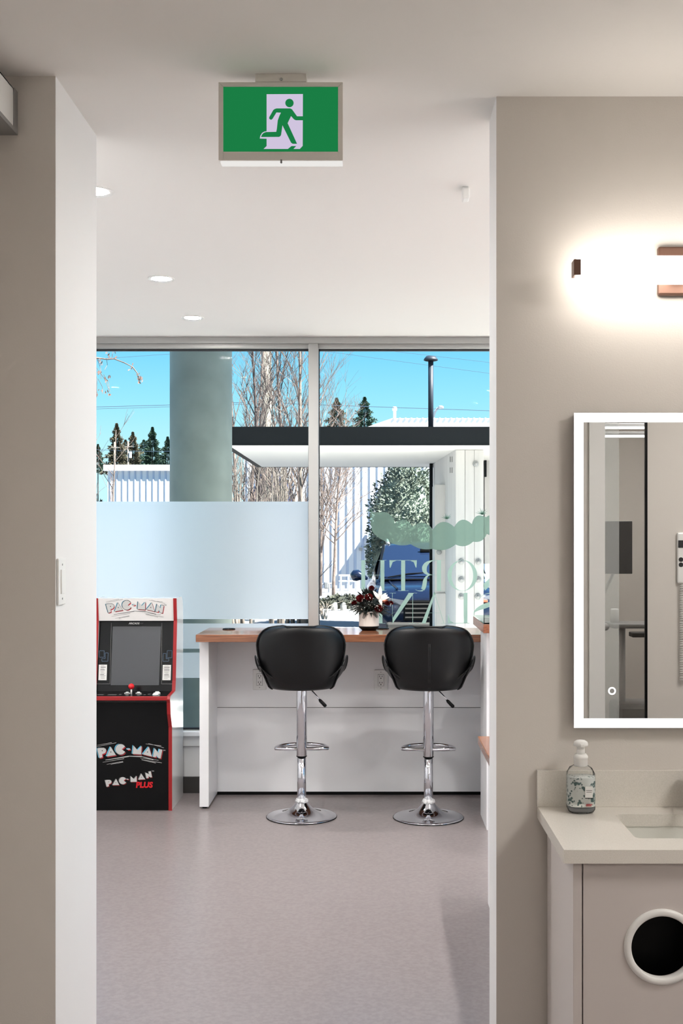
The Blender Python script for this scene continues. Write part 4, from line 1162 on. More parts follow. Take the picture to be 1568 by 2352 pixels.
obj('display', bx(a.x, c.x, a.y-0.03, a.y, a.z, c.z, bev=0.004), mat('grey_display', (96, 97, 99), 0.3), mo)
obj('arm', tube(B(), [inmir(1408, 1316, 7.7), inmir(1385, 1365, 7.75), inmir(1372, 1420, 7.9)], 0.012, 8), M['lamp_grey'], mo, True)
un = thing('dental_unit', inmir(1430, 1660, 7.8)*1.0, 'grey dental delivery unit with tray on a pole, seen in the mirror', 'dental unit')
p0 = inmir(1428, 1660, 7.8)
un.location = (p0.x, p0.y, 0)
obj('pole', tube(B(), [(p0.x, p0.y, 0.04), (p0.x, p0.y, pZ(1435, 7.8))], 0.022, 12), M['lamp_grey'], un, True)
obj('base', bx(p0.x-0.06, p0.x+0.30, p0.y-0.16, p0.y+0.16, 0.0, 0.55, bev=0.03), M['steel_grey'], un)
q0 = inmir(1395, 1440, 7.75); q1 = inmir(1500, 1418, 7.75)
obj('tray', bx(q0.x, q1.x, q0.y-0.15, q0.y+0.15, q0.z, q0.z+0.03, bev=0.01), M['steel_grey'], un)
obj('instrument_holder', bx(q0.x+0.11, q1.x, q0.y+0.13, q0.y+0.24, q0.z-0.05, q0.z-0.02, bev=0.006), M['dark_base'], un)
obj('canister', lathe(B(), [(0.028, 0), (0.028, 0.085), (0.022, 0.09)], (inmir(1411, 1410, 7.75).x, q0.y, q0.z+0.03), 20), M['white_pl'], un, True)
ds = inmir(1465, 1251, 9.2)
dsp = thing('paper_towel_dispenser', (ds.x, -3.0, ds.z), 'white wall dispenser in the treatment room, seen in the mirror', 'dispenser')
obj('casing', bx(ds.x-0.045, ds.x+0.045, -3.0, -2.88, ds.z, ds.z+0.175, bev=0.012), M['white_pl'], dsp)
obj('window_slot', bx(ds.x-0.02, ds.x+0.02, -2.882, -2.877, ds.z+0.12, ds.z+0.15), M['steel_grey'], dsp)
for i, (yy, lab) in enumerate(((983, 'upper slim linear lamp reflected near the top of the mirror'), (1006, 'lower slim linear lamp reflected near the top of the mirror'))):
    q = inmir(1430, yy, 8.3)
    t = thing('linear_lamp', (q.x, q.y, q.z), lab, 'linear lamp', 'linear lamps in the treatment room')
    obj('body', bx(q.x-0.45, q.x+0.45, q.y-0.03+i*0.12, q.y+0.03+i*0.12, q.z, q.z+0.03, bev=0.003), M['steel_grey'], t)
    obj('diffuser', bx(q.x-0.44, q.x+0.44, q.y-0.027+i*0.12, q.y+0.034+i*0.12, q.z-0.004, q.z+0.006), emis('linear_led_%d' % i, (255, 255, 255), 3.0), t)
    for s in (-0.35, 0.35): obj('suspension_rod', tube(B(), [(q.x+s, q.y+i*0.12, q.z+0.03), (q.x+s, q.y+i*0.12, HC)], 0.003, 6), M['steel_grey'], t)
# unseen ceiling panels added to brighten the corridor and treatment room
M['panel_soft'] = emis('corridor_fill_led', (255, 249, 242), 9.5)
M['panel_side'] = emis('side_corridor_fill_led', (255, 249, 242), 19.0)
def panel(x, y, w, l, label, m='panel_fill'):
    t = thing('added_light_panel', (x, y, HC-0.012), label, 'added ceiling light', 'added flat ceiling panels out of view')
    fr = B()
    box(fr, x-w/2-0.012, x-w/2, y-l/2-0.012, y+l/2+0.012, HC-0.012, HC); box(fr, x+w/2, x+w/2+0.012, y-l/2-0.012, y+l/2+0.012, HC-0.012, HC)
    box(fr, x-w/2, x+w/2, y-l/2-0.012, y-l/2, HC-0.012, HC); box(fr, x-w/2, x+w/2, y+l/2, y+l/2+0.012, HC-0.012, HC)
    obj('frame', fr, M['white_pl'], t)
    obj('diffuser', bx(x-w/2, x+w/2, y-l/2, y+l/2, HC-0.009, HC-0.002), M[m], t)
panel(0.1, -1.2, 0.6, 0.6, 'added square ceiling light panel in the corridor behind the viewer', 'panel_soft')
panel(2.2, 1.9, 0.6, 0.6, 'added square ceiling light panel in the side corridor right of the vanity', 'panel_side')
panel(2.0, -1.2, 0.6, 0.6, 'added square ceiling light panel in the treatment room')

# ==================================================================== OUTDOORS
struct('ground', bx(-60, 60, -25, 140, -0.15, -0.03), M['asphalt'])
struct('pavement_strip', bx(-14, 14, 7.72, 12.6, -0.05, -0.01), M['pave'])
struct('pavement_far', bx(-30, 30, 24.5, 30, -0.03, 0.05), M['pave'])
struct('gravel_bed', bx(-30, -2.4, 21, 24.3, -0.03, 0.02), M['gravel'])
# unseen upper storeys, made tall to shade the round column, then its beam
struct('sun_block_storeys', bx(-12, 4.0, -6, 7.75, 5.30, 9.6), M['wall_white'])
struct('trim_beam', bx(-12, 4.0, 9.30, 9.90, 5.30, 5.75), M['soffit'])  # unseen beam, kept narrow to let sky light reach the film
cl = thing('round_column', (pX(461.5, 9.6), 9.6, -0.03), 'thick round grey concrete column just outside the left window', 'column')
obj('shaft', lathe(B(), [(0.252, -0.03), (0.252, 5.30)], (pX(461.5, 9.6), 9.6, 0), 64), M['conc'], cl, True)
obj('base_collar', lathe(B(), [(0.275, -0.03), (0.275, 0.06), (0.255, 0.08)], (pX(461.5, 9.6), 9.6, 0), 48), M['conc'], cl, True)

# carport canopy with white panel pillar
CN, CF_ = 11.0, 14.35
zb = pZ(1022, CN); zt = pZ(980, CN)
xl = pX(590, CF_)
cp = thing('flat_canopy', (2.0, 12.6, zb), 'flat canopy roof with dark fascia and white soffit across the car park', 'canopy')
obj('fascia', bx(xl, 7.0, CN, CN+0.06, zb, zt), M['fascia'], cp)
obj('fascia_side', bx(xl, xl+0.06, CN+0.06, CF_, zb, zt), M['fascia'], cp)
obj('soffit', bx(xl+0.06, 7.0, CN+0.06, CF_, zb+0.002, zb+0.03), M['soffit'], cp)
obj('roof_deck', bx(xl+0.06, 7.0, CN+0.06, CF_, zb+0.03, zt), M['fascia'], cp)
obj('rear_edge', bx(xl, 7.0, CF_, CF_+0.05, zb, zt), M['fascia'], cp)
vp = thing('vent_pipe', (pX(989, 11.4), 11.4, zt), 'dark vent pipe with mushroom cap on the canopy roof', 'vent pipe')
vxp = pX(989, 11.4)
obj('pipe', lathe(B(), [(0.0255, zt), (0.0255, pZ(826, 11.4))], (vxp, 11.4, 0), 16), M['duct'], vp, True)
z0c = pZ(829, 11.4)
obj('cap', lathe(B(), [(0.055, z0c), (0.070, z0c+0.006), (0.066, z0c+0.02), (0.045, z0c+0.045), (0.0, z0c+0.05)], (vxp, 11.4, 0), 20), M['duct'], vp, True)
# pillar: slanted side wall and front face with round studs
pil = thing('panel_pillar', (0.9, 12.4, -0.03), 'white panel pillar with round grey studs holding up the canopy', 'pillar')
pf = px(1046, 1240, 11.6); pe = px(1110, 1240, 11.6); pb_ = px(995, 1240, 13.7)
b = B()
zt_p = zb
base = [(pf.x, pf.y), (pe.x, pe.y), (pe.x+0.05, 13.7), (pb_.x, pb_.y)]
lo = [b.verts.new((x, y, -0.03)) for x, y in base]; hi = [b.verts.new((x, y, zt_p)) for x, y in base]
b.faces.new(lo[::-1]); b.faces.new(hi)
for i in range(4): b.faces.new((lo[i], lo[(i+1) % 4], hi[(i+1) % 4], hi[i]))
obj('core', b, M['tilt'], pil)
# raised boards on the front face
zc = [-0.03, 1.10, 2.0, zt_p]
bw_ = (pe.x-pf.x)/3
for i in range(3):
    obj('board', bx(pf.x+i*bw_+0.002, pf.x+(i+1)*bw_-0.002, pf.y-0.012, pf.y, -0.03, zt_p-0.002, bev=0.001), M['tilt'], pil)
for (x, y) in ((1059, 1290), (1098, 1290), (1059, 1331), (1098, 1331), (1059, 1370), (1097, 1370), (1092, 1065)):
    c = px(x, y, pf.y-0.012)
    so_ = obj('stud', lathe(B(), [(0.030, 0.0), (0.030, -0.010), (0.024, -0.016), (0.0, -0.016)], (c.x, pf.y-0.012, c.z), 20, axis='Y'), M['stud'], pil, True)
    obj('stud_centre', lathe(B(), [(0.014, -0.016), (0.014, -0.022), (0.0, -0.022)], (c.x, pf.y-0.012, c.z), 14, axis='Y'), M['steel_grey'], so_, True)
pj = 12.5
obj('lower_pier', bx(pX(998, pj), pX(1043.5, pj), pj, pj+0.5, -0.03, pZ(1113, pj), bev=0.004), M['tilt'], pil)
obj('base_block', bx(pX(1001, pj), pX(1043.5, pj), pj-0.03, pj, -0.03, pZ(1363, pj), bev=0.004), M['tilt'], pil)
for (x, y) in ((1008, 1268), (1037, 1268), (1037, 1300), (1037, 1330)):
    c = px(x, y, pj)
    so_ = obj('stud', lathe(B(), [(0.028, 0.0), (0.028, -0.010), (0.022, -0.015), (0.0, -0.015)], (c.x, pj, c.z), 18, axis='Y'), M['stud'], pil, True)
# vents on the slanted side
def side_pt(x, y):
    "pixel -> point on the slanted side wall"
    d0 = Vector(((x-VX)/F, 1.0)); A_ = Vector((pf.x, pf.y)); D_ = Vector((pb_.x-pf.x, pb_.y-pf.y))
    den = d0.x*D_.y-d0.y*D_.x; t = (A_.x*D_.y-A_.y*D_.x)/den
    return Vector((d0.x*t, t, pZ(y, t)))
nrm = Vector((pb_.y-pf.y, -(pb_.x-pf.x), 0)).normalized()*-1
for (x, y) in ((1034, 1055), (1038, 1055), (1034, 1080), (1038, 1080)):
    c = side_pt(x, y)
    bb = B(); r = bmesh.ops.create_cube(bb, size=1.0, matrix=Matrix.Translation(c) @ Matrix.Diagonal((0.006, 0.03, 0.055, 1)))
    obj('slot_vent', bb, M['grey_slot'], pil)
obj('dark_edge', bx(pb_.x-0.045, pb_.x-0.005, 13.66, 13.74, -0.03, zt_p), M['fascia'], pil)
# a second white pier with a slot at the right edge
pr2 = thing('panel_pier', (pX(1150, 12.6), 12.6, -0.03), 'white pier behind the studded pillar at the right edge of the window', 'pillar')
obj('core', bx(pX(1113, 13.2), pX(1175, 13.2), 13.2, 13.6, 1.35, zt_p), M['tilt'], pr2)
obj('foot', bx(pX(1140, 13.2), pX(1175, 13.2), 13.2, 13.6, -0.03, 1.35), M['tilt'], pr2)
obj('dark_slot', bx(pX(1112, 13.15), pX(1117, 13.15), 13.14, 13.2, pZ(1095, 13.15), pZ(1034, 13.15)), M['fascia'], pr2)

# ------------------------------------------------------------------ car facing the window
def loft(bm, secs, close_ends=True):
    rings = [[bm.verts.new(p) for p in s] for s in secs]
    n = len(rings[0])
    for a, b in zip(rings, rings[1:]):
        for i in range(n): bm.faces.new((a[i], a[(i+1) % n], b[(i+1) % n], b[i]))
    if close_ends:
        bm.faces.new(rings[0][::-1]); bm.faces.new(rings[-1])
    return bm
CX, CY = pX(989, 17.0), 16.0
car = thing('parked_car', (CX, CY+2.2, -0.03), 'dark blue SUV parked facing the window, behind the lettering', 'car')
def sec(y, w, zt_, zb_=0.30, crown=0.03, sh=0.10):
    "closed section: rounded box, half width w"
    p = []
    half = [(0, zt_+crown), (w*0.55, zt_+crown*0.7), (w*0.82, zt_), (w*0.94, zt_-sh*0.45), (w, zt_-sh*1.4), (w*1.01, zt_-0.35), (w*0.98, zb_+0.10), (w*0.90, zb_)]
    for x, z in half: p.append((CX+x, y, z))
    for x, z in half[:0:-1]: p.append((CX-x, y, z))
    return p
body = [sec(CY+0.00, 0.62, 0.74, 0.36), sec(CY+0.05, 0.76, 0.86, 0.32), sec(CY+0.16, 0.84, 0.93, 0.30), sec(CY+0.45, 0.89, 0.965, 0.28), sec(CY+1.0, 0.91, 1.00, 0.26), sec(CY+1.35, 0.92, 1.02, 0.26), sec(CY+2.2, 0.93, 1.03, 0.26), sec(CY+3.6, 0.92, 1.03, 0.26), sec(CY+4.3, 0.86, 1.0, 0.32), sec(CY+4.42, 0.74, 0.9, 0.4)]
bo_car = obj('body', loft(B(), body), M['carpaint'], car, True)
def gsec(y, wb, wt, zb_, zt_):
    half = [(0, zt_+0.025), (wt*0.7, zt_+0.015), (wt*0.95, zt_-0.02), (wt, zt_-0.07), ((wt+wb)/2, (zt_+zb_)/2), (wb, zb_)]
    return [(CX+x, y, z) for x, z in half]+[(CX-x, y, z) for x, z in half[:0:-1]]
gh = [gsec(CY+1.08, 0.80, 0.76, 0.95, 1.03), gsec(CY+1.25, 0.82, 0.75, 0.96, 1.12), gsec(CY+1.75, 0.85, 0.70, 0.97, 1.43), gsec(CY+1.95, 0.86, 0.69, 0.97, 1.52), gsec(CY+2.4, 0.87, 0.69, 0.97, 1.57), gsec(CY+3.4, 0.86, 0.68, 0.97, 1.56), gsec(CY+3.9, 0.84, 0.66, 0.97, 1.46), gsec(CY+4.25, 0.80, 0.72, 0.97, 1.05)]
obj('cabin', loft(B(), gh), M['carpaint'], car, True)
ws = B()
wrow = []
for t in [i/6 for i in range(7)]:
    y = CY+1.14+(1.90-1.14)*t; z = 1.075+(1.535-1.075)*t**0.93; w = 0.735+(0.645-0.735)*t
    wrow.append([ws.verts.new((CX+w*u, y-0.012+0.05*abs(u)**2, z+0.018*(1-u*u))) for u in [-1+2*i/10 for i in range(11)]])
for a, c in zip(wrow, wrow[1:]):
    for i in range(10): ws.faces.new((a[i], a[i+1], c[i+1], c[i]))
obj('windscreen', ws, M['carglass'], car, True)
for s in (-1, 1):
    sg = B()
    pts = [(1.35, 1.06), (1.95, 1.46), (2.5, 1.50), (3.5, 1.47), (3.9, 1.10)]
    sg.faces.new([sg.verts.new((CX+s*(0.86-(z-1.0)*0.30+0.012), CY+y, z)) for y, z in pts])
    obj('side_window', sg, M['carglass'], car)
    mr = B()
    mp = [((0.92, 1.25, 1.05), (0.02)), ((0.99, 1.22, 1.08), (0.05)), ((1.06, 1.21, 1.10), (0.085)), ((1.12, 1.22, 1.10), (0.08)), ((1.16, 1.24, 1.10), (0.03))]
    tube(mr, [(CX+s*x, CY+y, z) for (x, y, z), r in mp], [r for _, r in mp], 14)
    obj('door_mirror', mr, M['carpaint'], car, True)
    obj('roof_rail', tube(B(), [(CX+s*0.60, CY+1.95, 1.56), (CX+s*0.62, CY+2.05, 1.615), (CX+s*0.62, CY+3.3, 1.61), (CX+s*0.60, CY+3.5, 1.56)], 0.022, 8), M['lamp_grey'], car, True)
    hd = B()
    hp = [(0.40, 0.795), (0.62, 0.83), (0.80, 0.875), (0.825, 0.80), (0.76, 0.735), (0.45, 0.73)]
    yf = [CY-0.015, CY+0.00, CY+0.10, CY+0.11, CY+0.04, CY-0.01]
    f1 = [hd.verts.new((CX+s*x, y, z)) for (x, z), y in zip(hp, yf)]; f2 = [hd.verts.new((CX+s*x, y+0.10, z)) for (x, z), y in zip(hp, yf)]
    hd.faces.new(f1); hd.faces.new(f2[::-1])
    for i in range(6): hd.faces.new((f1[i], f1[(i+1) % 6], f2[(i+1) % 6], f2[i]))
    ho = obj('headlamp', hd, M['headlamp'], car)
    obj('indicator', bx(CX+s*0.68-0.05, CX+s*0.68+0.05, CY+0.02, CY+0.08, 0.765, 0.805, bev=0.008), M['amber'], ho)
    for yy in (0.85, 3.5):
        wh = obj('wheel', lathe(B(), [(0.20, -0.11), (0.33, -0.11), (0.35, -0.08), (0.35, 0.08), (0.33, 0.11), (0.20, 0.11)], (CX+s*0.83, CY+yy, 0.32), 28, axis='X'), M['tyre'], car, True)
        obj('wheel_rim', lathe(B(), [(0.0, -0.115), (0.2, -0.115), (0.2, 0.115), (0.0, 0.115)], (CX+s*0.83, CY+yy, 0.32), 20, axis='X'), M['lamp_grey'], wh)
wsf = [c for c in car.children if c.name.startswith('windscreen')][0]
for x0 in (-0.62, 0.02):
    obj('wiper', tube(B(), [(CX+x0, CY+1.10, 1.075), (CX+x0+0.30, CY+1.16, 1.125), (CX+x0+0.58, CY+1.20, 1.140)], 0.010, 6), M['black'], wsf)
obj('interior_mirror', bx(CX-0.13, CX+0.13, CY+1.66, CY+1.70, 1.435, 1.485, bev=0.01), M['black'], wsf)
obj('cowl', bx(CX-0.74, CX+0.74, CY+1.02, CY+1.13, 1.035, 1.055, bev=0.006), M['black'], car)
for s in (-1, 1):
    obj('pillar_trim', tube(B(), [(CX+s*0.775, CY+1.12, 1.06), (CX+s*0.715, CY+1.55, 1.34), (CX+s*0.675, CY+1.92, 1.535)], 0.018, 6), M['black'], car)
    obj('hood_crease', tube(B(), [(CX+s*0.50, CY+0.12, 0.950), (CX+s*0.56, CY+0.5, 0.990), (CX+s*0.60, CY+1.0, 1.022)], 0.014, 6), M['carpaint'], car)
gr = obj('grille', bx(CX-0.42, CX+0.42, CY-0.035, CY+0.04, 0.52, 0.80, bev=0.02), M['black'], car)
for i in range(4): obj('grille_bar', bx(CX-0.40, CX+0.40, CY-0.045, CY-0.03, 0.555+i*0.06, 0.575+i*0.06, bev=0.004), M['dark_base'], gr)
obj('badge', lathe(B(), [(0.05, 0), (0.05, -0.012), (0.0, -0.014)], (CX, CY-0.045, 0.68), 20, axis='Y'), M['steel_grey'], gr)
obj('lower_bumper', bx(CX-0.66, CX+0.66, CY-0.06, CY+0.10, 0.28, 0.50, bev=0.03), M['dark_base'], car)

# ------------------------------------------------------------------ far buildings of ribbed white metal
def ribbed(name, x0, x1, y, z1, step, label, depth=8.0, roof=None):
    t = thing(name, ((x0+x1)/2, y+depth/2, -0.03), label, 'building')
    w = obj('wall', bx(x0, x1, y, y+depth, -0.03, z1), M['corr'], t)
    n = int((x1-x0)/step)
    first = None
    for i in range(n):
        X = x0+step*(i+0.5)
        if first is None:
            b = B(); prism_q = [(X-0.05, y), (X-0.02, y-0.03), (X+0.02, y-0.03), (X+0.05, y)]
            lo = [b.verts.new((a, c, -0.03)) for a, c in prism_q]; hi = [b.verts.new((a, c, z1-0.05)) for a, c in prism_q]
            for k in range(3): b.faces.new((lo[k], lo[k+1], hi[k+1], hi[k]))
            b.faces.new(hi)
            first = obj('wall_rib', b, M['corr_rib_shade'], w)
        else:
            c = first.copy(); COL.objects.link(c); c.parent = w; c.location = (step*i, 0, 0)
    obj('eave_trim', bx(x0-0.15, x1+0.15, y-0.15, y+0.1, z1-0.08, z1+0.17), M['roofw'], t)
    if roof:
        ry, rz = roof
        b = prism_x(B(), [(y-0.15, z1+0.17), (ry, rz), (y+depth, z1+0.17)], x0-0.15, x1+0.15)
        ro = obj('roof', b, M['roofw'], t)
    return t
D1, D2 = 40.0, 50.0
bl = ribbed('metal_warehouse', pX(560, D1), pX(1300, D1), D1, pZ(990, D1)-0.2, 17.6/F*D1, 'large white ribbed metal building across the car park, behind the car', 14, None)
b = B()
rz0 = pZ(990, D1)
poly = [(pX(800, D1), rz0-0.1), (pX(900, D1), pZ(962, D1)), (pX(1300, D1), pZ(962, D1)), (pX(1300, D1), rz0-0.1)]
ro = obj('roof', prism(b, poly, D1-0.2, D1+13), M['roofw'], bl)
first = None
for i in range(20):
    X = pX(905+i*13, D1)
    obj('roof_seam', bx(X-0.03, X+0.03, D1-0.24, D1+6, pZ(966, D1)+0.02, pZ(962, D1)+0.02), M['corr_rib_shade'], ro)
dn = thing('metal_door', (pX(865, D1), D1, -0.03), 'pale blue metal door of the white building beside the bush', 'door')
obj('leaf', bx(pX(849, D1), pX(885, D1), D1-0.10, D1-0.035, 0, pZ(1246, D1), bev=0.01), mat('pale_blue_door', (176, 206, 226), 0.5), dn)
obj('awning', prism_x(B(), [(D1-0.035, pZ(1222, D1)), (D1-0.5, pZ(1240, D1)), (D1-0.5, pZ(1245, D1)), (D1-0.035, pZ(1245, D1))], pX(843, D1), pX(890, D1)), mat('blue_grey_awning', (150, 168, 196), 0.6), dn)
wl_ = thing('wall_lamp_box', (pX(829, D1), D1-0.1, pZ(1265, D1)), 'small grey lamp box on the white building wall', 'wall lamp')
obj('casing', bx(pX(825, D1), pX(832, D1), D1-0.14, D1-0.04, pZ(1265, D1), pZ(1258, D1), bev=0.01), M['steel_grey'], wl_)
obj('visor', bx(pX(825, D1), pX(832, D1), D1-0.2, D1-0.04, pZ(1258, D1), pZ(1257, D1)), M['lamp_grey'], wl_)
ribbed('metal_shed', pX(247, D2), pX(420, D2), D2, pZ(1068, D2)-0.17, 14.0/F*D2, 'white ribbed metal shed seen left of the round column', 12, None)
rv = thing('roof_vent', (pX(906, D1+2), D1+2, pZ(970, D1+2)), 'white roof vent stack on the metal building', 'roof vent')
obj('stack', lathe(B(), [(0.055, pZ(985, D1+2)), (0.055, pZ(940, D1+2))], (pX(906, D1+2), D1+2, 0), 14), M['roofw'], rv, True)
obj('cap', lathe(B(), [(0.085, pZ(943, D1+2)), (0.085, pZ(936, D1+2)), (0.05, pZ(934, D1+2))], (pX(906, D1+2), D1+2, 0), 14), M['lamp_grey'], rv, True)
sl = thing('street_lamp', (pX(992, 62), 62, -0.03), 'curved grey street lamp beyond the metal roof', 'street lamp')
obj('post', tube(B(), [(pX(992, 62), 62, -0.03), px(992, 985, 62), px(994, 960, 62), px(999, 945, 62), px(1006, 937, 62)], 0.06, 8), M['lamp_grey'], sl, True)
q = px(1012, 936, 62)
bb = B(); bmesh.ops.create_uvsphere(bb, u_segments=14, v_segments=8, radius=1.0, matrix=Matrix.Translation(q) @ Matrix.Diagonal((0.16, 0.3, 0.10, 1)))
obj('lamp_head', bb, M['lamp_grey'], sl, True)

# ------------------------------------------------------------------ poles and cables
up = thing('utility_pole', (pX(611.5, 36), 36, -0.03), 'pale weathered utility pole standing among the bare trees', 'utility pole')
obj('shaft', lathe(B(), [(0.165, -0.03), (0.150, 10.5)], (pX(611.5, 36), 36, 0), 20), M['pole'], up, True)
obj('cross_arm', bx(pX(611.5, 36)-1.1, pX(611.5, 36)+1.1, 35.8, 35.9, 9.6, 9.75), M['pole'], up)
for k, (x, y, w) in enumerate(((263, 1015, 3), (294, 1013, 3))):
    t = thing('distant_pole', (pX(x, 80), 80, -0.03), ['thin distant wooden pole left of its neighbour above the metal shed', 'thin distant wooden pole with a transformer above the metal shed'][k], 'utility pole', 'distant poles above the shed')
    obj('shaft', tube(B(), [(pX(x, 80), 80, -0.03), (pX(x, 80), 80, pZ(y, 80))], 0.06, 8), M['bark_pale'], t, True)
    obj('cross_arm', bx(pX(x-8, 80), pX(x+12, 80), 79.9, 79.97, pZ(y+14, 80), pZ(y+12, 80)), M['bark_pale'], t)
    if k == 1: obj('transformer', lathe(B(), [(0.1, 0), (0.1, 0.42)], (pX(x+6, 80), 79.85, pZ(1052, 80)), 10), M['lamp_grey'], t)
def cable(a, b, d, label, r=0.014, sag=3):
    pts = []
    for i in range(17):
        t = i/16; pts.append(px(a[0]+(b[0]-a[0])*t, a[1]+(b[1]-a[1])*t+sag*4*t*(1-t), d))
    tag(obj('power_cable', tube(B(), pts, r, 4), M['wire']), label, 'cable', 'power cables across the sky')
UPX = 611.5
cable((-150, 941), (UPX, 922), 36, 'upper of the two close power cables left of the column', 0.011)
cable((-150, 946), (UPX, 926), 36, 'lower of the two close power cables left of the column', 0.008)
cable((-150, 846), (UPX, 796), 36, 'faint power cable high at the top left of the window', 0.006)
cable((UPX, 788), (1900, 956), 36, 'slanting power cable crossing below the vent pipe cap', 0.006)
cable((UPX, 772), (1900, 917), 36, 'slanting power cable at the top right of the window', 0.006)
cable((UPX, 925), (1900, 964), 36, 'level power cable just above the white metal roof', 0.011)
cable((180, 1030), (420, 1036), 80, 'low cable strung between the distant poles', 0.016)

# ------------------------------------------------------------------ trees
def bare_tree(name, base, height, rng, m, label, group, spread=0.35, r0=0.06, nbr=16, up_=0.75, trunk_m=None, levels=3, stems=1, zmin=0.12, rtwig=0.0036):
    t = thing(name, base, label, 'tree', group)
    tr_, br = B(), B()
    base = Vector(base)
    def seg_path(p, d, L, n, wob):
        pts = [p.copy()]
        for i in range(n):
            d = (d+Vector((rng.uniform(-wob, wob), rng.uniform(-wob, wob), rng.uniform(-wob, wob)+0.04*up_))).normalized()
            p = p+d*(L/n); pts.append(p.copy())
        return pts, d
    def twig(p, d, L, r, lv):
        n = 4 if lv > 1 else 3
        pts, d2 = seg_path(p, d, L, n, 0.14)
        rr = [max(rtwig*0.6, r*(1-0.75*i/n)) for i in range(n+1)]
        tube(br, pts, rr, 3 if lv < 3 else 4)
        if lv <= 1: return
        k = 5 if lv == 3 else 4
        for i in range(k):
            f = rng.uniform(0.25, 0.98); j = min(int(f*n), n-1); q = pts[j].lerp(pts[j+1], f*n-j)
            ax_ = Vector((rng.uniform(-1, 1), rng.uniform(-1, 1), rng.uniform(-0.1, 0.9)*up_+0.15)).normalized()
            dd = (d*0.75+ax_*0.75).normalized()
            twig(q, dd, L*rng.uniform(0.35, 0.62), max(rtwig, r*0.5), lv-1)
    for s in range(stems):
        lean = Vector((rng.uniform(-0.10, 0.10), rng.uniform(-0.10, 0.10), 1)).normalized() if stems > 1 else Vector((rng.uniform(-0.03, 0.03), 0, 1)).normalized()
        H = height*rng.uniform(0.85, 1.0) if stems > 1 else height
        pts, _ = seg_path(base+Vector((rng.uniform(-0.25, 0.25), rng.uniform(-0.25, 0.25), 0))*(1 if stems > 1 else 0), lean, H, 9, 0.035)
        rr = [r0*(1-0.85*i/9) for i in range(10)]
        tube(tr_, pts, rr, 7)
        for i in range(nbr):
            f = zmin+(0.97-zmin)*(i+rng.random())/nbr; j = min(int(f*9), 8); p = pts[j].lerp(pts[j+1], f*9-j)
            a = rng.uniform(0, 2*PI); d = Vector((math.cos(a)*spread, math.sin(a)*spread, up_)).normalized()
            twig(p, d, height*rng.uniform(0.16, 0.30)*(1.1-0.6*f), max(rtwig*1.3, rr[j]*0.5), levels)
    obj('trunk', tr_, trunk_m or m, t, True)
    o = obj('branches', br, m, t); o['kind'] = 'stuff'
    return t
rng = random.Random(11)
G = 'bare trees behind the canopy'
def tb(x, d): return (pX(x, d), d, -0.03)
bare_tree('bare_tree', tb(548, 21.5), 5.8, rng, M['bark'], 'slender bare tree rising right beside the round column', G, 0.30, 0.05, 22)
bare_tree('bare_tree', tb(570, 30), 8.2, rng, M['bark'], 'bare tree between the round column and the utility pole', G, 0.30, 0.06, 24)
bare_tree('bare_tree', tb(598, 25.5), 6.9, rng, M['bark_d'], 'dark trunked bare tree just left of the utility pole', G, 0.30, 0.07, 22, trunk_m=M['bark_d'])
bare_tree('bare_tree', tb(640, 33), 8.0, rng, M['bark'], 'pale bare tree just right of the utility pole', G, 0.34, 0.05, 20, trunk_m=M['bark_pale'])
bare_tree('bare_tree', tb(668, 28), 8.2, rng, M['bark_d'], 'tall bare tree between the pole and the window mullion', G, 0.28, 0.07, 28, trunk_m=M['bark'])
bare_tree('bare_tree', tb(697, 22.8), 7.2, rng, M['bark'], 'tall bare tree touching the left side of the window mullion', G, 0.28, 0.06, 28, trunk_m=M['bark_pale'])
bare_tree('bare_tree', tb(735, 34.6), 8.6, rng, M['bark'], 'bare twiggy tree leaning out right of the window mullion', G, 0.34, 0.05, 38)
bare_tree('bare_tree', tb(765, 31), 5.1, rng, M['bark'], 'low wide bare tree against the white ribbed building', G, 0.75, 0.05, 44, up_=0.6, zmin=0.3)
for i, (x, lab) in enumerate(((556, 'many stemmed bare shrub at the foot of the round column'), (625, 'many stemmed bare shrub in front of the blue mound'), (680, 'many stemmed bare shrub left of the window mullion'))):
    bare_tree('bare_shrub', tb(x, 19.2+i*1.9), 3.3, rng, M['bark_pale'], lab, 'bare shrubs under the canopy', 0.35, 0.03, 7, levels=2, stems=10)
bare_tree('bare_sapling', tb(226, 20), 3.9, rng, M['bark'], 'leaning bare sapling at the left edge of the window', None, 0.6, 0.035, 12, levels=2, stems=2)
# drooping twig with dry leaves, upper left
tw_ = thing('drooping_tree', (pX(60, 13), 13, -0.03), 'drooping tree twigs with dry brown leaves at the top left of the window', 'tree')
trx, trY = pX(60, 13), 13.0
obj('trunk', tube(B(), [(trx, trY, -0.03), (trx+0.05, trY, 1.6), (trx-0.02, trY, 3.0), (trx+0.03, trY, 4.6)], [0.09, 0.075, 0.06, 0.03], 10), M['bark'], tw_, True)
obj('limb', tube(B(), [(trx, trY, 2.9), px(110, 800, 13), px(150, 803, 13), px(180, 815, 13)], [0.035, 0.022, 0.016, 0.010], 7), M['bark'], tw_, True)
path = [(180, 815), (222, 822), (245, 825), (262, 824), (285, 833), (305, 843), (316, 858), (322, 875)]
br_ = obj('stem', tube(B(), [px(x, y, 13) for x, y in path], [0.010, 0.009, 0.008, 0.007, 0.006, 0.005, 0.004, 0.003], 6), M['bark'], tw_, True)
lv = B(); rr = random.Random(2); sb = B()
for (p0_, p1_) in (((222, 822), (232, 870)), ((245, 825), (240, 850)), ((222, 845), (250, 895)), ((215, 840), (222, 900)), ((300, 840), (318, 870)), ((250, 825), (258, 812)), ((238, 860), (252, 900)), ((225, 870), (236, 905))):
    tube(sb, [px(*p0_, 13), px((p0_[0]+p1_[0])/2+4, (p0_[1]+p1_[1])/2, 13.02), px(*p1_, 13)], 0.003, 4)
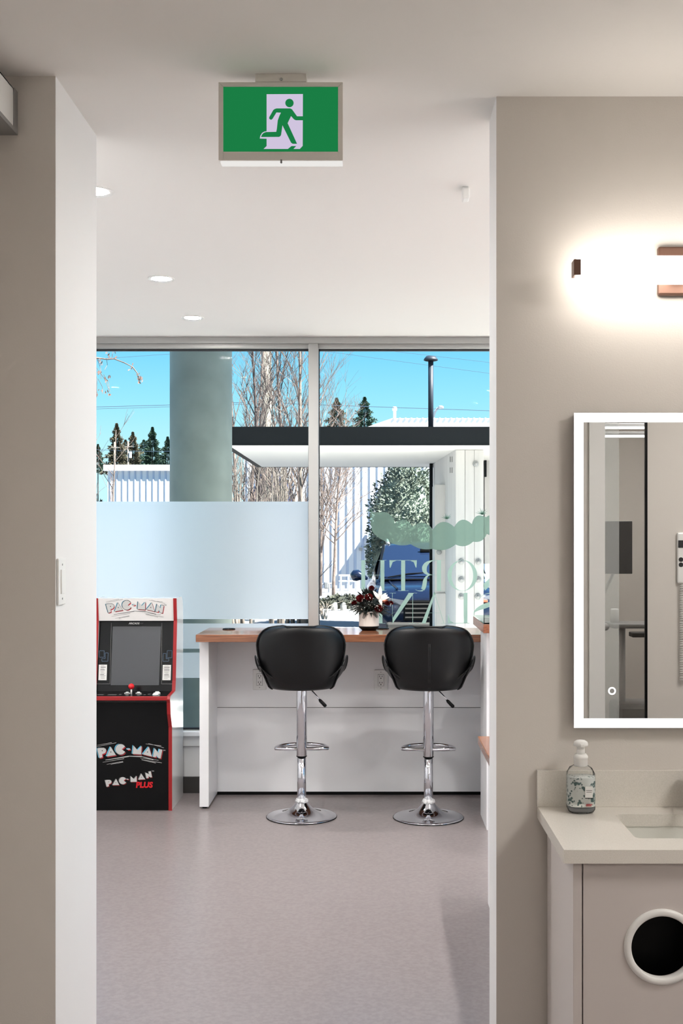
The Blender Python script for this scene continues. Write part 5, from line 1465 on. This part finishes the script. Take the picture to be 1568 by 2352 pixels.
obj('twigs', sb, M['bark'], tw_)
spots = [(x+rr.uniform(-7, 7), y+rr.uniform(-8, 8)) for (x, y, n) in ((228, 830, 9), (250, 818, 6), (262, 815, 5), (298, 842, 4), (320, 872, 12), (318, 865, 6), (247, 870, 10), (228, 903, 8), (248, 903, 7), (225, 860, 7)) for _ in range(n)]
first = None
for (x, y) in spots:
    c = px(x, y, 13+rr.uniform(-0.1, 0.1)); a = rr.uniform(0, PI); L = rr.uniform(0.012, 0.024); w = L*0.35
    d = Vector((math.cos(a)*0.5, rr.uniform(-0.4, 0.4), -abs(math.sin(a))-0.3)).normalized(); s = d.cross(Vector((0, 1, 0.3))).normalized()
    lv.faces.new([lv.verts.new(q) for q in (c-d*L, c+s*w, c+d*L, c-s*w)])
o = obj('dry_leaves', lv, M['dryleaf'], tw_); o['kind'] = 'stuff'

def conifer(x, d, ytop, ybase, wpx, label, m, rng, name='conifer_tree', group='conifers on the skyline'):
    base = Vector((pX(x, d), d, -0.03)); top = pZ(ytop, d); z0 = max(0.3, pZ(ybase, d)-1.0); R = wpx*0.85/F*d
    t = thing(name, base, label, 'tree', group)
    obj('trunk', tube(B(), [base, (base.x, d, top-0.3)], [R*0.10, 0.02], 7), M['bark_d'], t)
    f = B(); H = top-z0
    N = 2600
    for i in range(N):
        u = rng.random()**0.8; z = z0+H*u
        rad = R*(1-u)**0.85*(0.85+0.3*rng.random())*(0.75+0.25*math.sin(u*38+rng.random()))+0.03
        a = rng.uniform(0, 2*PI); q = rng.uniform(0.25, 1.0)
        c = Vector((base.x+rad*q*math.cos(a), d+rad*q*math.sin(a), z))
        dr_ = Vector((math.cos(a), math.sin(a), -0.25+0.5*u)).normalized(); s = dr_.cross(Vector((0, 0, 1))).normalized()
        L = H*0.045*(1.25-u*0.7); w = L*0.35
        f.faces.new([f.verts.new(v) for v in (c-dr_*L*0.5, c+s*w+Vector((0, 0, -w*0.3)), c+dr_*L, c-s*w)])
        f.faces.new([f.verts.new(v) for v in (c-dr_*L*0.3, c+Vector((0, 0, w)), c+dr_*L*0.8, c+Vector((0, 0, -w)))])
    o = obj('needles', f, m, t); o['kind'] = 'stuff'
rng = random.Random(21)
conifer(773, 70, 914, 985, 60, 'brownish conifer just right of the window mullion, left of its neighbour', M['needle_b'], rng)
conifer(837, 72, 912, 985, 64, 'green conifer left of the white roof, right of its neighbour', M['needle'], rng)
conifer(268, 95, 972, 1062, 44, 'conifer behind the leaning sapling at the left of the window', M['needle_b'], rng)
conifer(305, 98, 992, 1062, 46, 'conifer between two others above the white shed', M['needle_b'], rng)
conifer(350, 92, 981, 1062, 48, 'tallest dark conifer above the white shed', M['needle'], rng)
conifer(385, 90, 1003, 1062, 40, 'conifer touching the left side of the round column', M['needle'], rng)
conifer(225, 100, 1020, 1062, 30, 'small conifer at the far left edge of the window', M['needle'], rng)
conifer(288, 104, 1010, 1062, 60, 'broad low conifer filling the gap above the white shed', M['needle_b'], rng)
conifer(330, 116, 1010, 1062, 60, 'broad low conifer between the two taller ones above the shed', M['needle'], rng)

def bush(name, c, rad, n, leaf, m, label, rng, lump=0.18):
    t = thing(name, (c[0], c[1], -0.03), label, 'bush')
    c = Vector(c); f = B()
    core = B(); bmesh.ops.create_icosphere(core, subdivisions=3, radius=1.0)
    def rf(v): return 1+lump*mnoise.noise(v*2.3)+lump*0.6*mnoise.noise(v*5.1)
    for v in core.verts:
        d = v.co.normalized(); k = 0.86*rf(d); v.co = c+Vector((d.x*rad[0]*k, d.y*rad[1]*k, d.z*rad[2]*k))
    for i in range(n):
        z = rng.uniform(-0.9, 1); a = rng.uniform(0, 2*PI); r = math.sqrt(max(0, 1-z*z)); d = Vector((r*math.cos(a), r*math.sin(a), z))
        k = rf(d)*rng.uniform(0.86, 1.03); p = c+Vector((d.x*rad[0]*k, d.y*rad[1]*k, d.z*rad[2]*k))
        u = Vector((rng.uniform(-1, 1), rng.uniform(-1, 1), rng.uniform(-1, 1))).normalized(); w = d.cross(u)
        w = w.normalized() if w.length > 1e-3 else Vector((1, 0, 0)); up2 = (d*0.8+u*0.6).normalized()
        L = leaf*rng.uniform(0.6, 1.3)
        f.faces.new([f.verts.new(q) for q in (p-up2*L*0.3, p+w*L*0.4, p+up2*L, p-w*L*0.4)])
    obj('core', core, m, t, True)
    o = obj('leaves', f, m, t); o['kind'] = 'stuff'
rng = random.Random(31)
bush('round_bush', (pX(935, 21.5), 22.6, 1.55), (0.72, 0.72, 1.60), 12000, 0.05, M['bushleaf'], 'large rounded grey green bush behind the car', rng)
bush('hedge_clump', (pX(215, 44), 44, 1.2), (0.75, 0.8, 1.9), 1800, 0.16, M['hedge'], 'olive hedge at the far left edge of the window', rng)
bush('low_hedge', (pX(795, 27), 27, 0.12), (0.8, 0.35, 0.22), 900, 0.07, M['hedge'], 'low dark planting strip under the white building wall', rng)
# blue-grey mound behind the shrubs
mb = B(); bmesh.ops.create_icosphere(mb, subdivisions=4, radius=1.0)
mc = Vector((pX(622, 38.2), 38.2, -0.2))
for v in mb.verts:
    d = v.co.copy(); k = 1+0.10*mnoise.noise(d*1.7)
    v.co = mc+Vector((d.x*1.15*k, d.y*1.0*k, max(-0.05, d.z)*4.05*k))
tag(obj('covered_mound', mb, M['mound'], None, True), 'blue grey covered mound behind the bare shrubs', 'mound')

# small things along the white building
rl = thing('white_railing', (pX(800, 38), 38, -0.03), 'white handrail in front of the white building wall', 'railing')
for x in (782, 800, 818): obj('post', tube(B(), [(pX(x, 38), 38, -0.03), (pX(x, 38), 38, pZ(1322, 38))], 0.035, 8), M['roofw'], rl)
for y in (1322, 1335): obj('rail', tube(B(), [(pX(778, 38), 38, pZ(y, 38)), (pX(826, 38), 38, pZ(y, 38))], 0.03, 8), M['roofw'], rl)
gm_ = thing('gas_meter', (pX(752, 37), 37, -0.03), 'grey gas meter and pipes near the foot of the window mullion', 'meter')
obj('riser', tube(B(), [(pX(756, 37), 37, -0.03), (pX(756, 37), 37, pZ(1340, 37))], 0.035, 8), M['lamp_grey'], gm_)
obj('meter_body', bx(pX(744, 37), pX(754, 37), 36.9, 37.1, pZ(1352, 37), pZ(1336, 37), bev=0.03), M['steel_grey'], gm_)
obj('pipe', tube(B(), [(pX(740, 37), 37, pZ(1342, 37)), (pX(764, 37), 37, pZ(1340, 37)), (pX(766, 37), 37, pZ(1365, 37))], 0.03, 8), M['lamp_grey'], gm_)
gs = thing('dry_grass_tuft', (pX(744, 24), 24, -0.03), 'pale dry grass tuft by the kerb right of the window mullion', 'grass tuft')
b = B(); rr = random.Random(8)
for i in range(34):
    a = rr.uniform(-1.1, 1.1); L = rr.uniform(0.25, 0.5)
    p = Vector((pX(744, 24)+rr.uniform(-0.05, 0.05), 24+rr.uniform(-0.05, 0.05), 0.0))
    tube(b, [p, p+Vector((math.sin(a)*L*0.4, 0, L*0.7)), p+Vector((math.sin(a)*L*0.9, 0, L*0.85))], [0.007, 0.006, 0.002], 4)
o = obj('blades', b, mat('straw', (224, 208, 190), 0.8), gs); o['kind'] = 'stuff'
rr = random.Random(9)
for i, (x, lab) in enumerate(((768, 'leftmost grey boulder in the planting strip'), (788, 'middle grey boulder in the planting strip'), (812, 'rightmost grey boulder in the planting strip, by the flowers'))):
    b = B(); bmesh.ops.create_icosphere(b, subdivisions=2, radius=1.0)
    for v in b.verts:
        d = v.co.copy(); k = 1+0.3*mnoise.noise(d*1.6+Vector((i*3, 0, 0))); v.co = Vector((pX(x, 26.2)+d.x*0.085*k, 26.2+d.y*0.12*k, 0.10+d.z*0.13*k))
    tag(obj('boulder', b, M['rock'], None, True), lab, 'rock', 'boulders in the planting strip')
